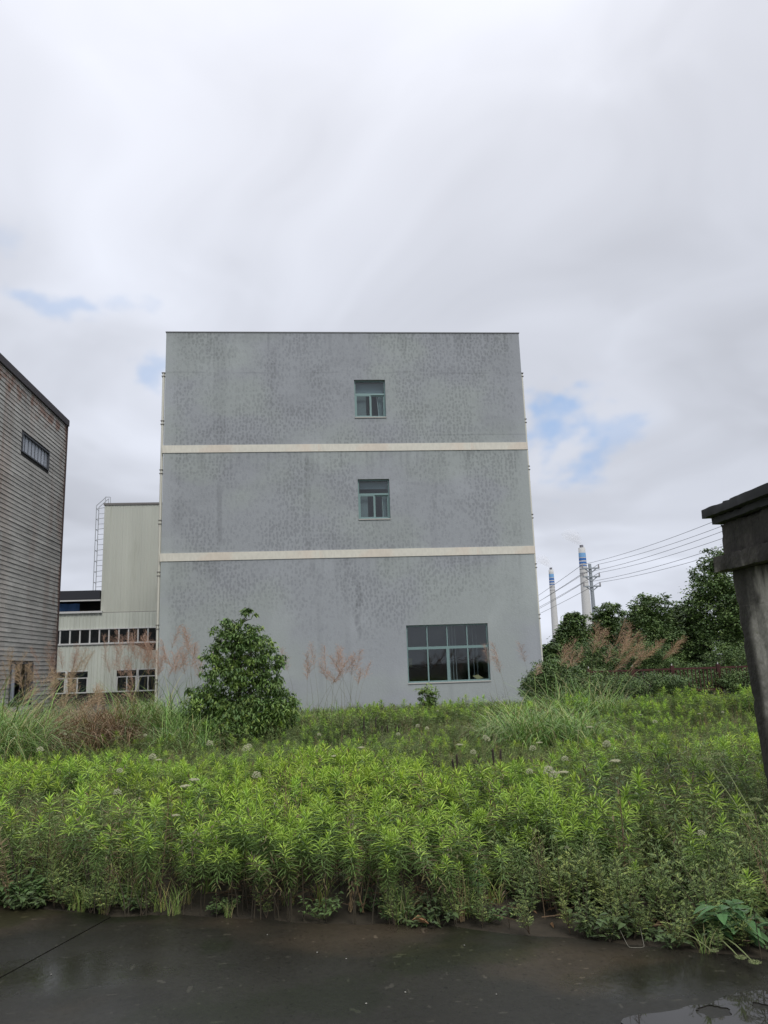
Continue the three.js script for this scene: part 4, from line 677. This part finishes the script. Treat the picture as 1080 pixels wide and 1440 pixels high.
field('dead_stems', 'thin dead brown stems standing through the weeds', 'weeds', Array.from({ length: 6 }, (_, i) => { const L = new Leafy(4500 + i), r = L.r; for (let k = 0; k < 4; k++) { const b = V((r() - 0.5) * 0.2, 0, (r() - 0.5) * 0.2), h = 0.5 + 0.35 * r(), e = b.clone().add(V((r() - 0.5) * 0.18, h, (r() - 0.5) * 0.18)), c = vary(r() < 0.5 ? [0.10, 0.07, 0.045] : [0.21, 0.15, 0.09], r), m = b.clone().lerp(e, 0.55); L.stem(b, m, 0.0034, 0.0026, c, 3); L.stem(m, e, 0.0026, 0.0012, c, 3); for (let j = 0; j < 4; j++) { const q = b.clone().lerp(e, 0.55 + 0.45 * r()), a = r() * 6.28; L.stem(q, q.clone().add(V(Math.cos(a) * 0.05, 0.06, Math.sin(a) * 0.05)), 0.0013, 0.0007, c, 3); if (r() < 0.6) L.leaf(q, V(Math.cos(a), -0.4, Math.sin(a)), 0.05, 0.008, 0.3, c, 0.3); } } return L.geo(); }), scatter(1000, 4, 24, (x, z) => (z < -8 ? 0.9 : 0.5) * (x < -1 ? 1 : 0.7)).map(([x, z]) => [x, soilY, z, Math.min(1, tallness(x, z)) * (0.6 + 0.5 * R())]), stemMat);
field('leaf_litter', 'dead brown stalks and leaf litter on the soil', 'litter', Array.from({ length: 4 }, (_, i) => { const L = new Leafy(4300 + i), r = L.r; for (let k = 0; k < 16; k++) { const a = r() * 6.28, b = V((r() - 0.5) * 0.25, 0.01 + r() * 0.05, (r() - 0.5) * 0.25); if (r() < 0.4) L.stem(b, b.clone().add(V(Math.cos(a) * 0.2, r() * 0.1, Math.sin(a) * 0.2)), 0.0025, 0.0015, vary([0.16, 0.11, 0.065], r), 3); else L.leaf(b, V(Math.cos(a), 0.1, Math.sin(a)), 0.06, 0.014, 0.1, vary([0.15, 0.095, 0.05], r), 0.3, r()); } return L.geo(); }), scatter(1500, 3.6, 14, (x, z) => edgeZ(x) - z > 0.3 ? 0.8 : 0).map(([x, z]) => [x, soilY, z, 0.7 + 0.7 * R()]), stemMat);

// ---------------------------------------------------------------- single plants that stand out
function clonePlant(proto, name, label, category, pos, s, group, ry = R() * 6.28, tilt = [0, 0]) { const o = proto.clone(); o.name = numbered(name); o.position.set(...pos); o.rotation.set(tilt[0], ry, tilt[1]); o.scale.setScalar(s); o.userData = { label, category }; if (group) o.userData.group = group; scene.add(o); return o; }
{ // round pale flower heads on thin stalks
  const flower = (seed, H, rad, flat) => {
    const g = new THREE.Group(), S = new Leafy(seed), F = new Leafy(seed + 1), r = S.r, at = (t) => V(0.06 * t * t, H * t, 0.02 * Math.sin(t * 3));
    for (let i = 0; i < 4; i++) S.stem(at(i / 4), at((i + 1) / 4), 0.004 - i * 0.0006, 0.0035 - i * 0.0006, [0.15, 0.2, 0.07], 4);
    for (let i = 0; i < 6; i++) { const a = r() * 6.28; S.leaf(at(0.2 + 0.5 * r()), V(Math.cos(a), 0.5, Math.sin(a)), 0.09, 0.03, 0.3, vary([0.1, 0.16, 0.045], r), 0.2); }
    const top = at(1); for (let k = 0; k < 26; k++) { const a = k * 2.4, u = flat ? 0.35 + 0.6 * Math.sqrt(1 - (k / 26)) : 1 - 1.5 * k / 26, q = Math.sqrt(Math.max(0, 1 - u * u)), d = V(Math.cos(a) * q, flat ? 0.35 + 0.2 * u : u, Math.sin(a) * q), e = top.clone().add(V(0, rad * 0.3, 0)).addScaledVector(d, rad * (0.85 + 0.25 * r())); S.stem(top, e, 0.0012, 0.0008, [0.2, 0.26, 0.1], 3);
      for (let j = 0; j < 13; j++) { const p = e.clone().add(V((r() - 0.5), (r() - 0.5) * 0.5, (r() - 0.5)).multiplyScalar(rad * 0.34)); F.dia(p, V(r() - 0.5, 0.4, r() - 0.5), rad * 0.2, rad * 0.18, vary([0.72, 0.70, 0.55], r, 0.25, 0.05), r() * 3); F.dia(p, V(r() - 0.5, 0.9, r() - 0.5), rad * 0.2, rad * 0.16, vary([0.62, 0.62, 0.42], r, 0.25, 0.05), r() * 3); } }
    part(g, 'stalk', S.geo(), stemMat); part(g, 'flower_head', F.geo(), leafMat); return g;
  };
  const kinds = [flower(5000, 0.84, 0.034, false), flower(5010, 0.78, 0.042, true), flower(5020, 0.9, 0.03, false)];
  const heads = [[218, 1060], [223, 1066], [172, 1080], [165, 1108], [252, 1104], [290, 1041], [204, 1032], [245, 1143], [340, 1048], [350, 1045], [283, 1093], [355, 1085], [190, 1175], [510, 1050], [590, 1018], [598, 1022], [607, 995], [615, 998], [640, 1003], [665, 1010], [676, 1033], [691, 1036], [653, 1045], [670, 1054], [849, 1042], [903, 1004], [925, 999], [926, 1012], [872, 1068], [741, 1079], [767, 1083], [780, 1083], [773, 1074], [790, 1062], [753, 1043], [742, 1047], [1019, 1000], [985, 1003], [800, 1188], [985, 1165], [828, 1020], [560, 1030], [450, 1030], [470, 1062], [95, 1030], [60, 1050]];
  heads.forEach(([px, py], i) => { const k = i % 3, H = [0.84, 0.78, 0.9][k], s = clamp(0.75 + 0.25 * R(), 0.7, 1), p = atY(px, py, (H + 0.05) * s * (py < 1012 ? 0.75 : 1)); const sc = s * (py < 1012 ? 0.75 : 1); if (p.z < -20.5 || p.z > edgeZ(p.x) - 0.3) { const d = ray(px, py), z = clamp(p.z, -20, edgeZ(p.x) - 0.4); const w = atZ(px, py, z); clonePlant(kinds[k], 'flowering_weed', 'thin weed stalk topped by a round whitish flower head', 'flower', [w.x, 0, z], Math.max(0.35, w.y / (H + 0.05)), 'pale flower heads over the weeds'); } else clonePlant(kinds[k], 'flowering_weed', 'thin weed stalk topped by a round whitish flower head', 'flower', [p.x, 0, p.z], sc, 'pale flower heads over the weeds'); });
  // long pale stalks leaning out beside the pier, flat green flower heads
  const lean = (root, tip, label, seed, rad) => {
    const t = thing('leaning_umbel', label, 'flower', root.toArray(), 'leaning umbels by the gate pier'), S = new Leafy(seed), F = new Leafy(seed + 1), r = S.r, d = tip.clone().sub(root), at = (k) => V(d.x * k, d.y * k + Math.sin(k * 3.1) * 0.05, d.z * k);
    for (let i = 0; i < 6; i++) S.stem(at(i / 6), at((i + 1) / 6), 0.0055 - i * 0.0005, 0.005 - i * 0.0005, [0.21, 0.25, 0.10], 5);
    for (let k = 0; k < 22; k++) { const a = k * 2.4, q = Math.sqrt(k / 22), e = at(1).add(V(Math.cos(a) * q * rad, rad * (0.55 - 0.25 * q), Math.sin(a) * q * rad)); S.stem(at(1), e, 0.0014, 0.001, [0.2, 0.26, 0.1], 3); for (let j = 0; j < 9; j++) F.dia(e.clone().add(V(r() - 0.5, (r() - 0.5) * 0.5, r() - 0.5).multiplyScalar(rad * 0.3)), V(r() - 0.5, 0.7, r() - 0.5), rad * 0.16, rad * 0.14, vary([0.30, 0.34, 0.15], r, 0.3, 0.05), r() * 3); }
    part(t, 'stalk', S.geo(), stemMat); part(t, 'flower_head', F.geo(), leafMat);
  };
  const zR = -5.0, at = (px, py, z) => atZ(px, py, z);
  const root = V(at(1090, 1230, -5.4).x, 0, -5.2);
  lean(root, at(992, 1072, -5.9), 'long pale stalk with flat green flower head leaning away from the pier', 5101, 0.055);
  lean(V(root.x - 0.03, 0, -5.1), at(1010, 1065, -5.7), 'second long stalk with flat green head crossing beside the first', 5102, 0.05);
  lean(V(root.x - 0.1, 0, -4.9), at(968, 1166, -5.2), 'lower leaning stalk with small green head before the pier', 5103, 0.035);
  lean(V(root.x + 0.02, 0, -5.0), at(1063, 1128, -5.3), 'short stalk with pale head next to the pier foot', 5104, 0.04);
  lean(V(root.x - 0.05, 0, -4.8), at(1052, 1150, -5.1), 'upright stalk with green head below the pier', 5105, 0.04);
  const gz = (px, py) => atY(px, py, 0.03);
  lean(V(2.15, 0.0, -4.75), gz(1042, 1350), 'bent stalk with greenish head fallen onto the slab edge', 5106, 0.03);
  lean(V(2.2, 0.0, -4.75), gz(1062, 1357), 'bent stalk with greenish head lying furthest over the slab', 5107, 0.032);
  lean(V(1.95, 0.0, -4.8), gz(1004, 1340), 'bent stalk with small head drooping at the slab edge', 5108, 0.024);
}
{ // dark cut stalks in the middle of the lot
  const spots = [[537, 1022, 1052], [545, 1022, 1046], [556, 1022, 1044], [561, 1020, 1048], [512, 1008, 1030], [528, 1010, 1034], [610, 1073, 1100], [617, 1075, 1098], [637, 1070, 1094], [643, 1063, 1082], [667, 1070, 1092], [672, 1064, 1082], [693, 1055, 1070], [704, 1056, 1072]];
  spots.forEach(([px, t, b], i) => { const z = t > 1050 ? -9.9 : -15.2, top = atZ(px, t, z), o = thing('dead_stalk', 'dark dead woody stalk sticking up between the green weeds', 'stalk', [top.x, 0, z], 'dark dead stalks'); const L = new Leafy(700 + i), r = L.r; let p = V(0, -0.02, 0); for (let k = 1; k <= 4; k++) { const q = V((r() - 0.5) * 0.02, top.y * k / 4, (r() - 0.5) * 0.02); L.stem(p, q, 0.019 - k * 0.001, 0.0185 - k * 0.001, vary([0.035, 0.026, 0.02], r), 6); p = q; } part(o, 'stalk', L.geo(), stemMat); part(o, 'broken_tip', tube(p.toArray(), [p.x + 0.008, p.y + 0.03, p.z], 0.014, 0.003, 5), std(0.05, 0.035, 0.025, 0.9)); });
}
{ // larger leafy plants at the slab edge
  const mk = (seed, H, n, size, col) => { const g = new THREE.Group(), [s, l] = broadleaf(seed, H, n, size, col); part(g, 'stems', s, stemMat); part(g, 'leaves', l, leafMat); return g; };
  const bl = mk(801, 0.30, 46, 0.055, [0.115, 0.215, 0.05]), nettle = mk(802, 0.30, 12, 0.12, [0.085, 0.20, 0.055]), clover = mk(803, 0.2, 16, 0.04, [0.115, 0.2, 0.045]), vine = mk(804, 0.62, 60, 0.055, [0.07, 0.145, 0.035]);
  const g = (px, py) => { const p = atY(px, py); return [p.x, 0, p.z - 0.12]; };
  clonePlant(bl, 'spreading_shrub', 'bright green spreading leafy shrub hanging over the slab end', 'shrub', g(28, 1272), 1.15);
  clonePlant(bl, 'spreading_shrub', 'leafy shrub beyond the slab corner under the bright silvergrass', 'shrub', [-3.3, 0, -6.9], 1);
  clonePlant(nettle, 'broadleaf_plant', 'bright broad-leaved plant at the slab edge below the gate pier', 'plant', g(1038, 1338), 0.95);
  clonePlant(nettle, 'broadleaf_plant', 'broad-leaved seedling among goldenrod stalks at the thicket foot', 'plant', [0.98, 0, -5.75], 0.9);
  for (const [px, py, s, w] of [[455, 1300, 1, 'by the dry stalks'], [145, 1280, 0.8, 'near the expansion joint'], [100, 1278, 0.7, 'beside the spreading shrub'], [312, 1290, 0.7, 'under the front goldenrod'], [560, 1302, 0.8, 'next to the tan leaf'], [690, 1305, 0.8, 'at the mugwort edge']]) clonePlant(clover, 'low_leafy_weed', 'low round-leaved weed at the slab edge ' + w, 'weed', g(px, py), s);
  const vp = [[2.15, -6.6, 0.95, 'middle'], [2.5, -7.0, 1.1, 'rear'], [1.9, -6.1, 0.75, 'front']]; for (const [x, z, s, w] of vp) clonePlant(vine, 'creeping_vine', `dark green creeping vine heap, ${w} of the three by the pier`, 'vine', [x, 0, z], s, 'vine heaps by the gate pier');
  // dry straw stems at the front
  const straw = new THREE.Group(); { const L = new Leafy(880), r = L.r; for (let k = 0; k < 9; k++) { const a = r() * 6.28, b = V((r() - 0.5) * 0.12, 0, (r() - 0.5) * 0.08), e = b.clone().add(V((r() - 0.5) * 0.22, 0.22 + 0.22 * r(), (r() - 0.5) * 0.1)); L.stem(b, e, 0.003, 0.0018, vary([0.27, 0.19, 0.10], r), 4); } part(straw, 'straw_stems', L.geo(), stemMat); }
  clonePlant(straw, 'straw_clump', 'tan dry broken stems between green weeds at the slab edge', 'dry stems', g(500, 1290), 1); clonePlant(straw, 'straw_clump', 'tan dry stems below the mugwort by the slab', 'dry stems', g(655, 1303), 0.7); clonePlant(straw, 'straw_clump', 'tan dry stems in the wispy weeds by the spreading shrub', 'dry stems', g(185, 1280), 1);
  // litter: curled tan leaf, bent wire
  const tan = thing('fallen_leaf', 'curled tan leaf lying where weeds meet the wet slab', 'leaf', [atY(590, 1300).x, 0.004, atY(590, 1300).z + 0.02]); { const L = new Leafy(890); L.leaf(V(-0.05, 0.03, 0), V(1, -0.2, 0.25), 0.11, 0.06, 0, [0.36, 0.2, 0.1], 0.5); part(tan, 'leaf_blade', L.geo(), stemMat); }
  const w0 = atY(866, 1318), w1 = atY(884, 1333), w2 = atY(906, 1333), w3 = atY(902, 1312); const wire = thing('bent_wire', 'pale bent wire loop poking from the weeds over the slab', 'wire', [0, 0.006, 0]); part(wire, 'wire', new THREE.TubeGeometry(new THREE.CatmullRomCurve3([V(w0.x, 0.12, w0.z - 0.05), V(w1.x, 0.0, w1.z), V(w2.x, 0.0, w2.z), V(w3.x, 0.1, w3.z - 0.05)], false, 'catmullrom', 0.1), 40, 0.0012, 5), std(0.24, 0.23, 0.18, 0.7));
  const peb = new THREE.IcosahedronGeometry(0.006, 0), pm = std(0.26, 0.25, 0.22, 0.8); [[376, 1315], [72, 1371], [698, 1399], [903, 1316], [446, 1340], [487, 1349], [570, 1396], [653, 1330], [515, 1412]].forEach(([px, py]) => { const p = atY(px, py), m = finish(new THREE.Mesh(peb, pm)); m.name = numbered('pebble'); m.position.set(p.x, 0.003, p.z); m.scale.set(0.5 + R() * 0.5, 0.5, 0.5 + R() * 0.5); m.rotation.y = R() * 6; m.userData = { label: 'tiny pale grit stone lying on the wet slab', category: 'pebble', group: 'grit on the wet slab' }; scene.add(m); });
}

renderer.render(scene, camera);
